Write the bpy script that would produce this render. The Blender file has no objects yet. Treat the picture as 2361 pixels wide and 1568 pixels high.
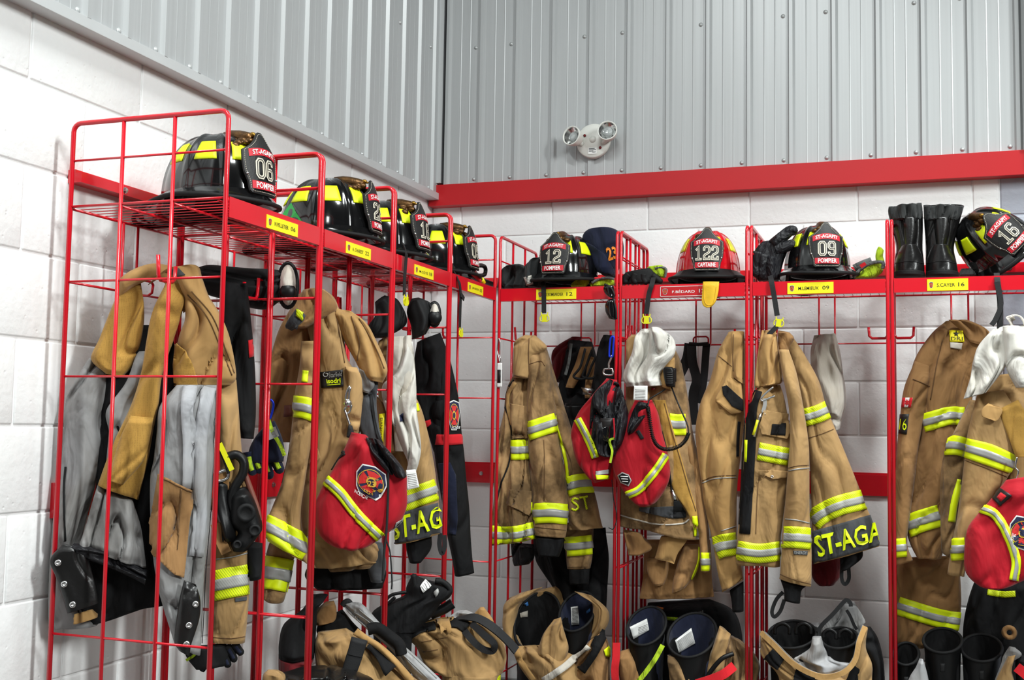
import bpy, bmesh, math, random
from math import sin, cos, pi, radians, sqrt, exp, atan2
from mathutils import Vector, Matrix, noise
from mathutils.bvhtree import BVHTree
from mathutils.geometry import delaunay_2d_cdt

# ------------------------------------------------------------------ camera, world, lamps
SC = bpy.context.scene
COL = SC.collection
FPX, PCX, PCY = 2621.65, 1180.5, 784.0
CAM = Vector((1.9228, -4.4001, 1.018))
YAW, PITCH, ROLL = radians(19.46), radians(4.299), radians(.906)
_f = Vector((-sin(YAW)*cos(PITCH), cos(YAW)*cos(PITCH), sin(PITCH)))
_r0 = Vector((cos(YAW), sin(YAW), 0)); _u0 = _r0.cross(_f)
_r = cos(ROLL)*_r0 + sin(ROLL)*_u0; _u = cos(ROLL)*_u0 - sin(ROLL)*_r0
cd = bpy.data.cameras.new('camera'); co = bpy.data.objects.new('camera', cd); COL.objects.link(co)
cd.sensor_width = 36; cd.lens = FPX*36/2361; cd.clip_start = .05
co.matrix_world = Matrix(((_r.x, _u.x, -_f.x, CAM.x), (_r.y, _u.y, -_f.y, CAM.y), (_r.z, _u.z, -_f.z, CAM.z), (0, 0, 0, 1)))
SC.camera = co
vs = SC.view_settings
SC.display_settings.display_device = 'sRGB'
vs.view_transform = 'Standard'; vs.look = 'None'; vs.exposure = -0.06; vs.gamma = 1; vs.use_curve_mapping = False
w = bpy.data.worlds.new('world'); SC.world = w; w.use_nodes = True
w.node_tree.nodes['Background'].inputs[0].default_value = (.95, .98, 1, 1)
w.node_tree.nodes['Background'].inputs[1].default_value = .035
def area(name, loc, target, sx, sy, power, spread=150, col=(.95, 1, .985)):
    l = bpy.data.lights.new(name, 'AREA'); l.shape = 'RECTANGLE'; l.size = sx; l.size_y = sy; l.energy = power; l.color = col; l.spread = radians(spread)
    o = bpy.data.objects.new(name, l); COL.objects.link(o); o.location = loc
    o.rotation_euler = (Vector(target)-Vector(loc)).to_track_quat('-Z', 'Y').to_euler()
    return o
area('ceiling_lamp', (1.3, -3.2, 4.1), (.9, -3.0, 0), .3, 1.3, 92, 160)
area('ceiling_lamp', (2.7, -1.5, 4.1), (2.5, -1.4, 0), 1.3, .3, 56, 92)
area('ceiling_lamp', (5.8, -4.1, 3.7), (.2, -2.2, 1.6), .4, 1.4, 135, 120)
area('ceiling_lamp', (1.8, -8.0, 4.3), (.6, -3.0, 1.5), .5, 1.5, 40, 150)

# ------------------------------------------------------------------ generic helpers
PY = lambda d: (Vector((0, -1, 0)), d)           # vertical plane parallel to the back wall, d metres out
PX = lambda d: (Vector((1, 0, 0)), d)            # vertical plane parallel to the left wall
def PV(x, y):                                    # vertical plane through x, y that faces the room's open side
    n = Vector((CAM.x-x, CAM.y-y, 0)).normalized()
    return (n, n.x*x+n.y*y)
KV = [0.0, 0.0, 1.0]
def setk(x0=0., y0=0., s=1.):                      # measure in an enlarged detail of the photograph
    KV[0], KV[1], KV[2] = x0, y0, s
def ray(px, py):
    px = KV[0]+px*KV[2]; py = KV[1]+py*KV[2]
    return (_f + _r*((px-PCX)/FPX) + _u*((PCY-py)/FPX)).normalized()
def at(px, py, pl, off=0.0):
    n, c = pl; d = ray(px, py)
    return CAM + d*((c+off-n.dot(CAM))/n.dot(d))
def lerp(a, b, t): return a+(b-a)*t
def crom(P, t):
    n = len(P)-1
    if n == 1: return lerp(P[0], P[1], t)
    i = min(int(t), n-1); f = t-i
    p1, p2 = P[i], P[i+1]
    p0 = P[i-1] if i > 0 else p1*2-p2
    p3 = P[i+2] if i+2 <= n else p2*2-p1
    return ((p1*2) + (p2-p0)*f + (p0*2-p1*5+p2*4-p3)*(f*f) + (p1*3-p0-p2*3+p3)*(f*f*f))*.5
def crs(P, t):                                    # scalar catmull-rom on a list
    return crom([Vector((p, 0, 0)) for p in P], t).x
def sm(a, b, x):
    t = max(0, min(1, (x-a)/(b-a))); return t*t*(3-2*t)

def mesh_obj(name, V, F, mat, parent=None, smooth=True, org=None):
    """link a mesh of world-space vertices; with a parent the mesh is stored relative to it"""
    me = bpy.data.meshes.new(name)
    o = bpy.data.objects.new(name, me)
    if parent is not None:
        base = root_loc(parent)
    else:
        if org is None:
            org = Vector((sum(v[0] for v in V)/len(V), sum(v[1] for v in V)/len(V), min(v[2] for v in V)))
        base = Vector(org); o.location = base
    me.from_pydata([(v[0]-base.x, v[1]-base.y, v[2]-base.z) for v in V], [], F)
    if isinstance(mat, (list, tuple)):
        for m in mat: me.materials.append(m)
    else: me.materials.append(mat)
    if smooth: me.polygons.foreach_set('use_smooth', [True]*len(me.polygons))
    me.update()
    COL.objects.link(o)
    if parent is not None: o.parent = parent
    return o
def root_loc(o):
    while o.parent is not None: o = o.parent
    return Vector(o.location)
def thing(name, loc, label, cat, group=None):
    o = bpy.data.objects.new(name, None); COL.objects.link(o); o.location = loc; o.empty_display_size = .05
    return tag(o, label, cat, group)
def tag(o, label, cat, group=None):
    o['label'] = label; o['category'] = cat
    if group: o['group'] = group
    return o
def struct(o): o['kind'] = 'structure'; return o

class MB:                                          # collects several shapes into one mesh
    def __init__(s): s.V = []; s.F = []
    def add(s, V, F):
        n = len(s.V); s.V += [Vector(v) for v in V]; s.F += [tuple(i+n for i in f) for f in F]; return s
    def box(s, a, b, bev=0.0):
        x0, y0, z0 = a; x1, y1, z1 = b
        if bev <= 0:
            V = [(x, y, z) for x in (x0, x1) for y in (y0, y1) for z in (z0, z1)]
            return s.add(V, [(0, 1, 3, 2), (4, 6, 7, 5), (0, 4, 5, 1), (2, 3, 7, 6), (0, 2, 6, 4), (1, 5, 7, 3)])
        bm = bmesh.new(); r = bmesh.ops.create_cube(bm, size=1)
        for v in bm.verts: v.co = Vector((lerp(x0, x1, v.co.x+.5), lerp(y0, y1, v.co.y+.5), lerp(z0, z1, v.co.z+.5)))
        bmesh.ops.bevel(bm, geom=list(bm.edges), offset=bev, segments=2, affect='EDGES', profile=.6)
        bm.verts.ensure_lookup_table()
        V = [v.co.copy() for v in bm.verts]; F = [tuple(v.index for v in f.verts) for f in bm.faces]; bm.free()
        return s.add(V, F)
    def tube(s, pts, r, n=8, closed=False, cap=True):
        pts = [Vector(p) for p in pts]; m = len(pts); rs = r if isinstance(r, (list, tuple)) else [r]*m
        V = []; F = []; prev = None
        for i, p in enumerate(pts):
            a = pts[i-1] if (i > 0 or closed) else p; b = pts[(i+1) % m] if (i < m-1 or closed) else p
            t = (b-a).normalized()
            if prev is None:
                x = t.cross(Vector((0, 0, 1)))
                if x.length < .05: x = t.cross(Vector((1, 0, 0)))
            else: x = prev - t*prev.dot(t)
            x.normalize(); prev = x; y = t.cross(x)
            V += [p + x*(rs[i]*cos(2*pi*k/n)) + y*(rs[i]*sin(2*pi*k/n)) for k in range(n)]
        q = m if closed else m-1
        for i in range(q):
            for k in range(n):
                a = i*n+k; b = i*n+(k+1) % n; c = ((i+1) % m)*n+(k+1) % n; d = ((i+1) % m)*n+k
                F.append((a, b, c, d))
        if cap and not closed: F += [tuple(reversed(range(n))), tuple(range((m-1)*n, m*n))]
        return s.add(V, F)
    def strip(s, pts, nrm, width, th):             # a flat strap: pts centre line, nrm flat direction's normal(s), rectangular section
        m = len(pts); V = []; F = []
        for i, p in enumerate(pts):
            p = Vector(p); a = Vector(pts[max(0, i-1)]); b = Vector(pts[min(m-1, i+1)]); t = (b-a).normalized()
            n = Vector(nrm[i] if isinstance(nrm, list) else nrm); x = t.cross(n).normalized(); n = x.cross(t).normalized()
            wd = width[i] if isinstance(width, list) else width
            V += [p+x*wd/2+n*th/2, p-x*wd/2+n*th/2, p-x*wd/2-n*th/2, p+x*wd/2-n*th/2]
        for i in range(m-1):
            for k in range(4): F.append((i*4+k, i*4+(k+1) % 4, i*4+4+(k+1) % 4, i*4+4+k))
        F += [(3, 2, 1, 0), tuple(range(4*m-4, 4*m))]
        return s.add(V, F)
    def lathe(s, prof, M=Matrix.Identity(4), n=24, cap=True):   # prof: (r, z) list; M places it
        V = []; F = []; m = len(prof)
        for r, z in prof:
            V += [M @ Vector((r*cos(2*pi*k/n), r*sin(2*pi*k/n), z)) for k in range(n)]
        for i in range(m-1):
            for k in range(n): F.append((i*n+k, i*n+(k+1) % n, (i+1)*n+(k+1) % n, (i+1)*n+k))
        if cap and prof[0][0] > 1e-6: F.append(tuple(reversed(range(n))))
        if cap and prof[-1][0] > 1e-6: F.append(tuple(range((m-1)*n, m*n)))
        return s.add(V, F)
    def prism(s, poly, M, h):                      # extrude a 2-D polygon along local z from 0 to h, placed by M
        n = len(poly)
        V = [M @ Vector((x, y, 0)) for x, y in poly]+[M @ Vector((x, y, h)) for x, y in poly]
        F = [tuple(reversed(range(n))), tuple(range(n, 2*n))]+[(i, (i+1) % n, n+(i+1) % n, n+i) for i in range(n)]
        return s.add(V, F)
    def blob(s, c, r, n=10, m=7, M=None):
        V = []; F = []
        for i in range(m+1):
            th = pi*i/m
            for k in range(n):
                ph = 2*pi*k/n
                v = Vector((r[0]*sin(th)*cos(ph), r[1]*sin(th)*sin(ph), r[2]*cos(th)))
                V.append(Vector(c)+((M @ v) if M else v))
        for i in range(m):
            for k in range(n): F.append((i*n+k, (i+1)*n+k, (i+1)*n+(k+1) % n, i*n+(k+1) % n))
        return s.add(V, F)
    def xf(s, M): s.V = [M @ v for v in s.V]; return s
    def build(s, name, mat, parent=None, smooth=True, org=None): return mesh_obj(name, s.V, s.F, mat, parent, smooth, org)
def sharp(o, ang=35):
    me = o.data
    try: me.set_sharp_from_angle(angle=radians(ang))
    except Exception: pass
    return o

# ------------------------------------------------------------------ materials
def srgb(r, g, b):
    f = lambda c: (c/255/12.92) if c/255 <= .04045 else ((c/255+.055)/1.055)**2.4
    return (f(r), f(g), f(b), 1)
def nodemat(name):
    m = bpy.data.materials.new(name); m.use_nodes = True; nt = m.node_tree
    return m, nt, nt.nodes['Principled BSDF']
def _tex(nt, kind, **kw):
    n = nt.nodes.new(kind)
    for k, v in kw.items():
        if k in n.inputs: n.inputs[k].default_value = v
        else: setattr(n, k, v)
    return n
def simple(name, col, rough=.5, metal=0, var=.08, vscale=8, bump=0.0, bscale=200, coat=0.0, sheen=0.0, spec=.5, emit=None, trans=0.0, ior=1.45, alpha=1):
    m, nt, b = nodemat(name); L = nt.links
    tc = nt.nodes.new('ShaderNodeTexCoord')
    if var > 0:
        n = _tex(nt, 'ShaderNodeTexNoise', Scale=vscale, Detail=4.0); L.new(tc.outputs['Object'], n.inputs['Vector'])
        r = nt.nodes.new('ShaderNodeMapRange'); r.inputs[1].default_value = .3; r.inputs[2].default_value = .7; r.inputs[3].default_value = 1-var; r.inputs[4].default_value = 1+var
        L.new(n.outputs['Fac'], r.inputs[0])
        mx = _tex(nt, 'ShaderNodeVectorMath', operation='SCALE'); mx.inputs[0].default_value = col[:3]
        L.new(r.outputs[0], mx.inputs['Scale']); L.new(mx.outputs[0], b.inputs['Base Color'])
    else: b.inputs['Base Color'].default_value = col
    b.inputs['Roughness'].default_value = rough; b.inputs['Metallic'].default_value = metal
    b.inputs['Specular IOR Level'].default_value = spec
    b.inputs['Coat Weight'].default_value = coat; b.inputs['Coat Roughness'].default_value = .08
    b.inputs['Sheen Weight'].default_value = sheen
    b.inputs['Transmission Weight'].default_value = trans; b.inputs['IOR'].default_value = ior; b.inputs['Alpha'].default_value = alpha
    if bump > 0:
        n = _tex(nt, 'ShaderNodeTexNoise', Scale=bscale, Detail=3.0); L.new(tc.outputs['Object'], n.inputs['Vector'])
        bp = _tex(nt, 'ShaderNodeBump', Strength=bump, Distance=.002); L.new(n.outputs['Fac'], bp.inputs['Height']); L.new(bp.outputs[0], b.inputs['Normal'])
    return m
def cloth(name, col, dark=.72, dirt=.35, rough=.85, crease=.55, cscale=12, weave=.15, wscale=900, sheen=.1, dscale=5):
    """woven cloth: worn colour, broad grime patches with a shape of their own, crumple relief and fine weave"""
    m, nt, b = nodemat(name); L = nt.links
    tc = nt.nodes.new('ShaderNodeTexCoord')
    n1 = _tex(nt, 'ShaderNodeTexNoise', Scale=dscale, Detail=5.0, Roughness=.6); L.new(tc.outputs['Object'], n1.inputs['Vector'])
    cr = nt.nodes.new('ShaderNodeValToRGB'); cr.color_ramp.elements[0].position = .40; cr.color_ramp.elements[1].position = .58
    cr.color_ramp.elements[0].color = (col[0]*lerp(1, dark, dirt*2), col[1]*lerp(1, dark, dirt*2)*.97, col[2]*lerp(1, dark, dirt*2)*.92, 1); cr.color_ramp.elements[1].color = col
    L.new(n1.outputs['Fac'], cr.inputs['Fac']); L.new(cr.outputs['Color'], b.inputs['Base Color'])
    b.inputs['Roughness'].default_value = rough; b.inputs['Sheen Weight'].default_value = sheen; b.inputs['Specular IOR Level'].default_value = .25
    mp = nt.nodes.new('ShaderNodeMapping'); mp.inputs['Scale'].default_value = (1, 1, .45); L.new(tc.outputs['Object'], mp.inputs['Vector'])
    n2 = _tex(nt, 'ShaderNodeTexNoise', Scale=cscale, Detail=3.5, Roughness=.5, Distortion=.6); L.new(mp.outputs[0], n2.inputs['Vector'])
    b1 = _tex(nt, 'ShaderNodeBump', Strength=crease, Distance=.045); L.new(n2.outputs['Fac'], b1.inputs['Height'])
    n3 = _tex(nt, 'ShaderNodeTexNoise', Scale=wscale, Detail=1.0); L.new(tc.outputs['Object'], n3.inputs['Vector'])
    b2 = _tex(nt, 'ShaderNodeBump', Strength=weave, Distance=.001); L.new(n3.outputs['Fac'], b2.inputs['Height']); L.new(b1.outputs[0], b2.inputs['Normal'])
    L.new(b2.outputs[0], b.inputs['Normal'])
    return m
def knit(name, col, scale=260):
    m = cloth(name, col, crease=.5); nt = m.node_tree; L = nt.links; b = nt.nodes['Principled BSDF']
    tc = nt.nodes.new('ShaderNodeTexCoord'); v = _tex(nt, 'ShaderNodeTexVoronoi', Scale=scale, Randomness=.25); L.new(tc.outputs['Object'], v.inputs['Vector'])
    r = nt.nodes.new('ShaderNodeMapRange'); r.inputs[1].default_value = .1; r.inputs[2].default_value = .5; r.inputs[3].default_value = .8; r.inputs[4].default_value = 1.08; L.new(v.outputs['Distance'], r.inputs[0])
    mx = _tex(nt, 'ShaderNodeVectorMath', operation='SCALE'); L.new(b.inputs['Base Color'].links[0].from_socket, mx.inputs[0]); L.new(r.outputs[0], mx.inputs['Scale']); L.new(mx.outputs[0], b.inputs['Base Color'])
    return m
def hatch(name, col, col2, scale=75, rough=.5):
    """reflective trim with fine diagonal lines"""
    m, nt, b = nodemat(name); L = nt.links
    tc = nt.nodes.new('ShaderNodeTexCoord')
    wv = _tex(nt, 'ShaderNodeTexWave', Scale=scale, Distortion=.6); wv.bands_direction = 'DIAGONAL'; L.new(tc.outputs['Object'], wv.inputs['Vector'])
    cr = nt.nodes.new('ShaderNodeValToRGB'); cr.color_ramp.elements[0].position = .05; cr.color_ramp.elements[1].position = .25
    cr.color_ramp.elements[0].color = col2; cr.color_ramp.elements[1].color = col
    L.new(wv.outputs['Fac'], cr.inputs['Fac']); L.new(cr.outputs['Color'], b.inputs['Base Color']); b.inputs['Roughness'].default_value = rough
    return m

M = {}
M['red'] = simple('red_powder_coat', srgb(205, 16, 34), .28, var=.04, coat=.3)
M['redtrim'] = simple('red_painted_steel', srgb(184, 20, 28), .42, var=.04, vscale=3)
M['plate'] = simple('yellow_plate', srgb(240, 226, 30), .4, var=.03)
M['ink'] = simple('black_ink', srgb(25, 22, 22), .5, var=0)
M['screw'] = simple('zinc_screw', srgb(186, 188, 188), .35, .3, var=.05)
M['steel'] = simple('bright_steel', srgb(205, 205, 205), .25, 1, var=.05)
M['hiviz'] = simple('fluorescent_yellow', srgb(222, 240, 10), .5, var=.05, bump=.15, bscale=400)
M['hatchy'] = hatch('yellow_reflective_hatch', srgb(222, 238, 12), srgb(150, 160, 10))
M['hatchg'] = hatch('silver_reflective_hatch', srgb(165, 165, 160), srgb(140, 140, 136))
M['silver'] = simple('silver_reflective', srgb(160, 160, 158), .42, .15, var=.08, vscale=20)
M['tan'] = cloth('tan_turnout_cloth', srgb(170, 136, 90))
M['tan2'] = cloth('brown_turnout_cloth', srgb(152, 114, 72))
M['tan3'] = cloth('sooty_tan_cloth', srgb(164, 130, 88), dark=.34, dirt=.5, dscale=7)
M['tan4'] = cloth('golden_tan_cloth', srgb(176, 138, 86), crease=.4)
M['mesh'] = knit('gold_mesh_lining', srgb(172, 132, 62))
M['seam'] = cloth('brown_seam_thread', srgb(105, 76, 46), crease=.1)
M['grey'] = cloth('grey_quilt_lining', srgb(140, 140, 141), dark=.7, crease=.7, cscale=11)
M['grey2'] = cloth('silver_grey_lining', srgb(165, 166, 170), dark=.75, crease=.6, rough=.55)
M['greyd'] = cloth('dark_grey_cloth', srgb(70, 72, 76), crease=.5)
M['black'] = cloth('black_cloth', srgb(17, 17, 19), crease=.5, sheen=0)
M['blackn'] = cloth('black_nylon', srgb(30, 30, 34), rough=.5, crease=.9, cscale=22, sheen=0)
M['fleece'] = cloth('charcoal_fleece', srgb(44, 46, 47), crease=.6, wscale=500, weave=.5, sheen=.1)
M['navy'] = cloth('navy_cloth', srgb(22, 28, 52), crease=.4)
M['webbing'] = simple('black_webbing', srgb(24, 24, 26), .75, var=.1, bump=.4, bscale=700)
M['rubber'] = simple('black_rubber', srgb(15, 15, 16), .42, var=.1, vscale=20, bump=.1, spec=.3)
M['rubberm'] = simple('matt_black_rubber', srgb(20, 20, 21), .7, var=.15, vscale=30, bump=.2, spec=.3)
M['leather'] = simple('black_leather', srgb(20, 19, 19), .33, var=.15, vscale=25, bump=.25, bscale=120, coat=.1)
M['leatherb'] = simple('black_shield_leather', srgb(22, 21, 21), .55, var=.2, vscale=30, bump=.2, bscale=300)
M['shell'] = simple('glossy_black_shell', srgb(14, 14, 15), .12, var=.1, coat=.6)
M['shellr'] = simple('glossy_red_shell', srgb(196, 14, 28), .12, var=.05, coat=.6)
M['gold'] = simple('aged_brass', srgb(150, 112, 44), .32, .85, var=.35, vscale=60, bump=.5, bscale=150)
M['bronze'] = simple('dark_aged_bronze', srgb(92, 64, 34), .38, .7, var=.4, vscale=70, bump=.6, bscale=140)
M['banner'] = simple('red_banner_leather', srgb(186, 22, 40), .55, var=.05)
M['ivory'] = simple('ivory_leather', srgb(214, 206, 188), .6, var=.08, vscale=60)
M['white'] = simple('white_print', srgb(232, 232, 230), .6, var=.03)
M['cotton'] = cloth('white_cotton', srgb(208, 206, 200), dark=.88, crease=.6, cscale=12, sheen=.2)
M['cottong'] = cloth('greyish_cotton', srgb(198, 192, 182), dark=.85, crease=.6, cscale=12, sheen=.2)
M['rednyl'] = cloth('red_nylon', srgb(172, 8, 30), dark=.8, crease=.5, cscale=9, rough=.75)
M['redflat'] = cloth('red_knit', srgb(205, 30, 40), crease=.2)
M['dredc'] = cloth('dark_red_cloth', srgb(92, 10, 18))
M['dred'] = simple('dark_red_paint', srgb(110, 14, 20), .35, var=.1)
M['buckle'] = simple('yellow_buckle_plastic', srgb(216, 214, 30), .35, var=.04)
M['yleather'] = simple('yellow_leather', srgb(222, 176, 34), .6, var=.08, vscale=40, bump=.25, bscale=150)
M['lime'] = cloth('lime_glove_cloth', srgb(176, 208, 40), crease=.8, cscale=30)
M['glovegrey'] = cloth('grey_glove_cloth', srgb(92, 94, 94), crease=.8, cscale=30)
M['blue'] = simple('blue_anodised', srgb(30, 62, 210), .25, .5, var=.03)
M['bluetab'] = simple('blue_tab', srgb(60, 120, 190), .5, var=.05)
M['navyl'] = cloth('navy_boot_lining', srgb(26, 32, 56), crease=.4)
M['lens'] = simple('clear_visor', srgb(200, 205, 205), .08, var=0, spec=.6, alpha=.55)
M['lensd'] = simple('smoked_lens', srgb(12, 12, 14), .06, var=0, coat=.8)
M['plastic'] = simple('white_plastic', srgb(226, 226, 220), .38, var=.02)
M['reflector'] = simple('lamp_reflector', srgb(225, 226, 224), .12, .9, var=.05)
M['crestblue'] = simple('crest_navy', srgb(28, 34, 66), .7, var=.1)
M['crestred'] = simple('crest_red', srgb(206, 42, 40), .7, var=.08)
M['crestgold'] = simple('crest_gold', srgb(216, 172, 60), .6, var=.08)
M['green'] = simple('green_sticker', srgb(40, 160, 70), .45, var=.03)
M['orange'] = simple('orange_print', srgb(226, 130, 30), .6, var=.03)
M['redbrown'] = simple('red_brown_strap', srgb(112, 62, 50), .5, var=.15)

def wallmat(name, col, rough=.45, b1=.35, b2=.25, s1=70, s2=14):
    m, nt, b = nodemat(name); L = nt.links
    g = nt.nodes.new('ShaderNodeNewGeometry')
    n0 = _tex(nt, 'ShaderNodeTexNoise', Scale=2.5, Detail=3.0); L.new(g.outputs['Position'], n0.inputs['Vector'])
    r = nt.nodes.new('ShaderNodeMapRange'); r.inputs[3].default_value = .95; r.inputs[4].default_value = 1.04; L.new(n0.outputs['Fac'], r.inputs[0])
    mx = _tex(nt, 'ShaderNodeVectorMath', operation='SCALE'); mx.inputs[0].default_value = col[:3]; L.new(r.outputs[0], mx.inputs['Scale']); L.new(mx.outputs[0], b.inputs['Base Color'])
    b.inputs['Roughness'].default_value = rough
    n1 = _tex(nt, 'ShaderNodeTexNoise', Scale=s1, Detail=3.0); L.new(g.outputs['Position'], n1.inputs['Vector'])
    n2 = _tex(nt, 'ShaderNodeTexNoise', Scale=s2, Detail=2.0); L.new(g.outputs['Position'], n2.inputs['Vector'])
    v = _tex(nt, 'ShaderNodeTexVoronoi', Scale=34.0); L.new(g.outputs['Position'], v.inputs['Vector'])
    vr = nt.nodes.new('ShaderNodeMapRange'); vr.inputs[1].default_value = .03; vr.inputs[2].default_value = .14; L.new(v.outputs['Distance'], vr.inputs[0])
    p1 = _tex(nt, 'ShaderNodeBump', Strength=b1, Distance=.003); L.new(n1.outputs['Fac'], p1.inputs['Height'])
    p2 = _tex(nt, 'ShaderNodeBump', Strength=b2, Distance=.01); L.new(n2.outputs['Fac'], p2.inputs['Height']); L.new(p1.outputs[0], p2.inputs['Normal'])
    p3 = _tex(nt, 'ShaderNodeBump', Strength=.25, Distance=.003); L.new(vr.outputs[0], p3.inputs['Height']); L.new(p2.outputs[0], p3.inputs['Normal'])
    L.new(p3.outputs[0], b.inputs['Normal'])
    return m
M['paint'] = wallmat('white_block_paint', srgb(238, 238, 238))
M['paintg'] = wallmat('blue_grey_block_paint', srgb(168, 172, 184))
def siding():
    m, nt, b = nodemat('grey_steel_siding'); L = nt.links
    g = nt.nodes.new('ShaderNodeNewGeometry')
    mp = nt.nodes.new('ShaderNodeMapping'); mp.inputs['Scale'].default_value = (90, 90, .6); L.new(g.outputs['Position'], mp.inputs['Vector'])
    n = _tex(nt, 'ShaderNodeTexNoise', Scale=1.0, Detail=3.0); L.new(mp.outputs[0], n.inputs['Vector'])
    r = nt.nodes.new('ShaderNodeMapRange'); r.inputs[3].default_value = .9; r.inputs[4].default_value = 1.08; L.new(n.outputs['Fac'], r.inputs[0])
    mx = _tex(nt, 'ShaderNodeVectorMath', operation='SCALE'); mx.inputs[0].default_value = srgb(180, 182, 183)[:3]; L.new(r.outputs[0], mx.inputs['Scale']); L.new(mx.outputs[0], b.inputs['Base Color'])
    b.inputs['Roughness'].default_value = .4; b.inputs['Metallic'].default_value = .25
    bp = _tex(nt, 'ShaderNodeBump', Strength=.08, Distance=.004); L.new(n.outputs['Fac'], bp.inputs['Height']); L.new(bp.outputs[0], b.inputs['Normal'])
    return m
M['siding'] = siding()
M['flash'] = simple('grey_flashing', srgb(196, 198, 199), .4, .2, var=.03)
M['dark'] = simple('dark_gap', srgb(58, 58, 60), .8, var=0)
M['floor'] = simple('grey_concrete_floor', srgb(96, 95, 92), .5, var=.15, vscale=2)
# ------------------------------------------------------------------ cloth lofts, draped trim, lettering
def fold(x, y, z, seed):
    return noise.noise(Vector((x+seed*7.31, y-seed*3.17, z+seed*1.7)))
class Loft:
    """a hanging cloth volume: rows of left/right edge points on a vertical plane, an elliptical section of real thickness, folds"""
    def __init__(s, rows, pl, th=.03, amp=.006, fu=7.5, fv=3.2, seed=1, nu=34, nv=60, top=.35, bot=.8, pw=.75, lean=0.0, back=.7, hem=0.0):
        n = pl[0]; L = []; R = []; T = []
        for r in rows:
            dep = r[5] if len(r) > 5 else 0.0
            L.append(at(r[0], r[1], pl, dep)); R.append(at(r[2], r[3], pl, dep)); T.append(r[4] if len(r) > 4 else 1.0)
        m = len(rows)-1; V = []; F = []; na = 2*nu
        s.pl = pl; s.n = n
        for j in range(nv+1):
            v = j/nv; t = v*m
            l, r, ts = crom(L, t), crom(R, t), crs(T, t)
            prof = lerp(top, 1, sm(0, .12, v))*lerp(bot, 1, sm(0, .10, 1-v))
            c = (l+r)/2; hw = (r-l)/2
            for k in range(na):
                a = 2*pi*k/na
                ca = cos(a); sa = sin(a)
                q = c + hw*ca
                b = (abs(sa)**pw)*(1 if sa > 0 else -back)
                wx = hw.length*ca
                f = fold(wx*fu*2, q.z*fv, v, seed)*1.3 + .5*fold(wx*fu*4.3, q.z*fv*2.4, v+5, seed+3)
                rid = 1-abs(fold(wx*fu*1.1+q.z*fv*.5, q.z*fv*.6, 3.3, seed+9))*2.2
                g = abs(fold(wx*fu*1.7-q.z*fv*1.1, q.z*fv*1.6+wx*fu*.5, 1.1, seed+17))
                d = amp*1.9*(f + .55*rid - .9*exp(-(g/.09)**2))*(abs(sa)**.6)
                q = q + n*(th*ts*prof*b + (d if sa > 0 else -d*.4))
                if hem and j >= nv-2: q = q + Vector((0, 0, hem*fold(wx*12, 0, 0, seed+4)))
                V.append(q)
        for j in range(nv):
            for k in range(na):
                F.append((j*na+k, (j+1)*na+k, (j+1)*na+(k+1) % na, j*na+(k+1) % na))
        F.append(tuple(range(na))); F.append(tuple(reversed(range(nv*na, (nv+1)*na))))
        s.V, s.F = V, F
        s.bvh = BVHTree.FromPolygons(V, F)
    def build(s, name, mat, parent=None, org=None): s.ob = mesh_obj(name, s.V, s.F, mat, parent, True, org); return s.ob
def loft(name, parent, mat, rows, pl, th=.03, **kw):
    l = Loft(rows, pl, th, **kw); l.build(name, mat, parent); return l
def hit(px, py, tg, off):
    """point of the cloth under a photo pixel, lifted off its surface"""
    d = ray(px, py); best = None
    for t in tg:
        h = t.bvh.ray_cast(CAM, d)
        if h[0] is not None and (best is None or h[3] < best[1]):
            nn = h[1] if h[1].dot(d) < 0 else -h[1]
            best = (h[0], h[3], nn)
    if best is None:
        t = tg[0]; p = at(px, py, t.pl); q = t.bvh.find_nearest(p)
        return p*.4 + (q[0]*.6 if q[0] is not None else p*.6) - d*off, -d
    n = (best[2]-d*1.2).normalized()
    return best[0]+n*off, n
def sheet(grid_top, grid_bot, name, mat, parent):
    nr, nc = len(grid_top), len(grid_top[0]); V = [p for r in grid_top for p in r]+[p for r in grid_bot for p in r]; N = nr*nc; F = []
    for i in range(nr-1):
        for j in range(nc-1):
            a = i*nc+j; F.append((a, a+1, a+nc+1, a+nc)); F.append((N+a+1, N+a, N+a+nc, N+a+nc+1))
    bd = [(0, j) for j in range(nc)]+[(i, nc-1) for i in range(1, nr)]+[(nr-1, j) for j in range(nc-2, -1, -1)]+[(i, 0) for i in range(nr-2, 0, -1)]
    ix = [i*nc+j for i, j in bd]
    for k in range(len(ix)):
        a, b = ix[k], ix[(k+1) % len(ix)]; F.append((b, a, N+a, N+b))
    return mesh_obj(name, V, F, mat, parent)
def drape(name, parent, mat, tg, quad, off=.003, nu=10, nv=6, th=.003):
    """a cloth piece laid on another: quad = 4 photo corners (tl, tr, br, bl) or rows of points"""
    if not isinstance(tg, (list, tuple)): tg = [tg]
    gt = []; gb = []
    for i in range(nv+1):
        rt = []; rb = []
        for j in range(nu+1):
            u, v = j/nu, i/nv
            x = lerp(lerp(quad[0][0], quad[1][0], u), lerp(quad[3][0], quad[2][0], u), v)
            y = lerp(lerp(quad[0][1], quad[1][1], u), lerp(quad[3][1], quad[2][1], u), v)
            p, n = hit(x, y, tg, off); rt.append(p); rb.append(p-n*th)
        gt.append(rt); gb.append(rb)
    return sheet(gt, gb, name, mat, parent)
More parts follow.
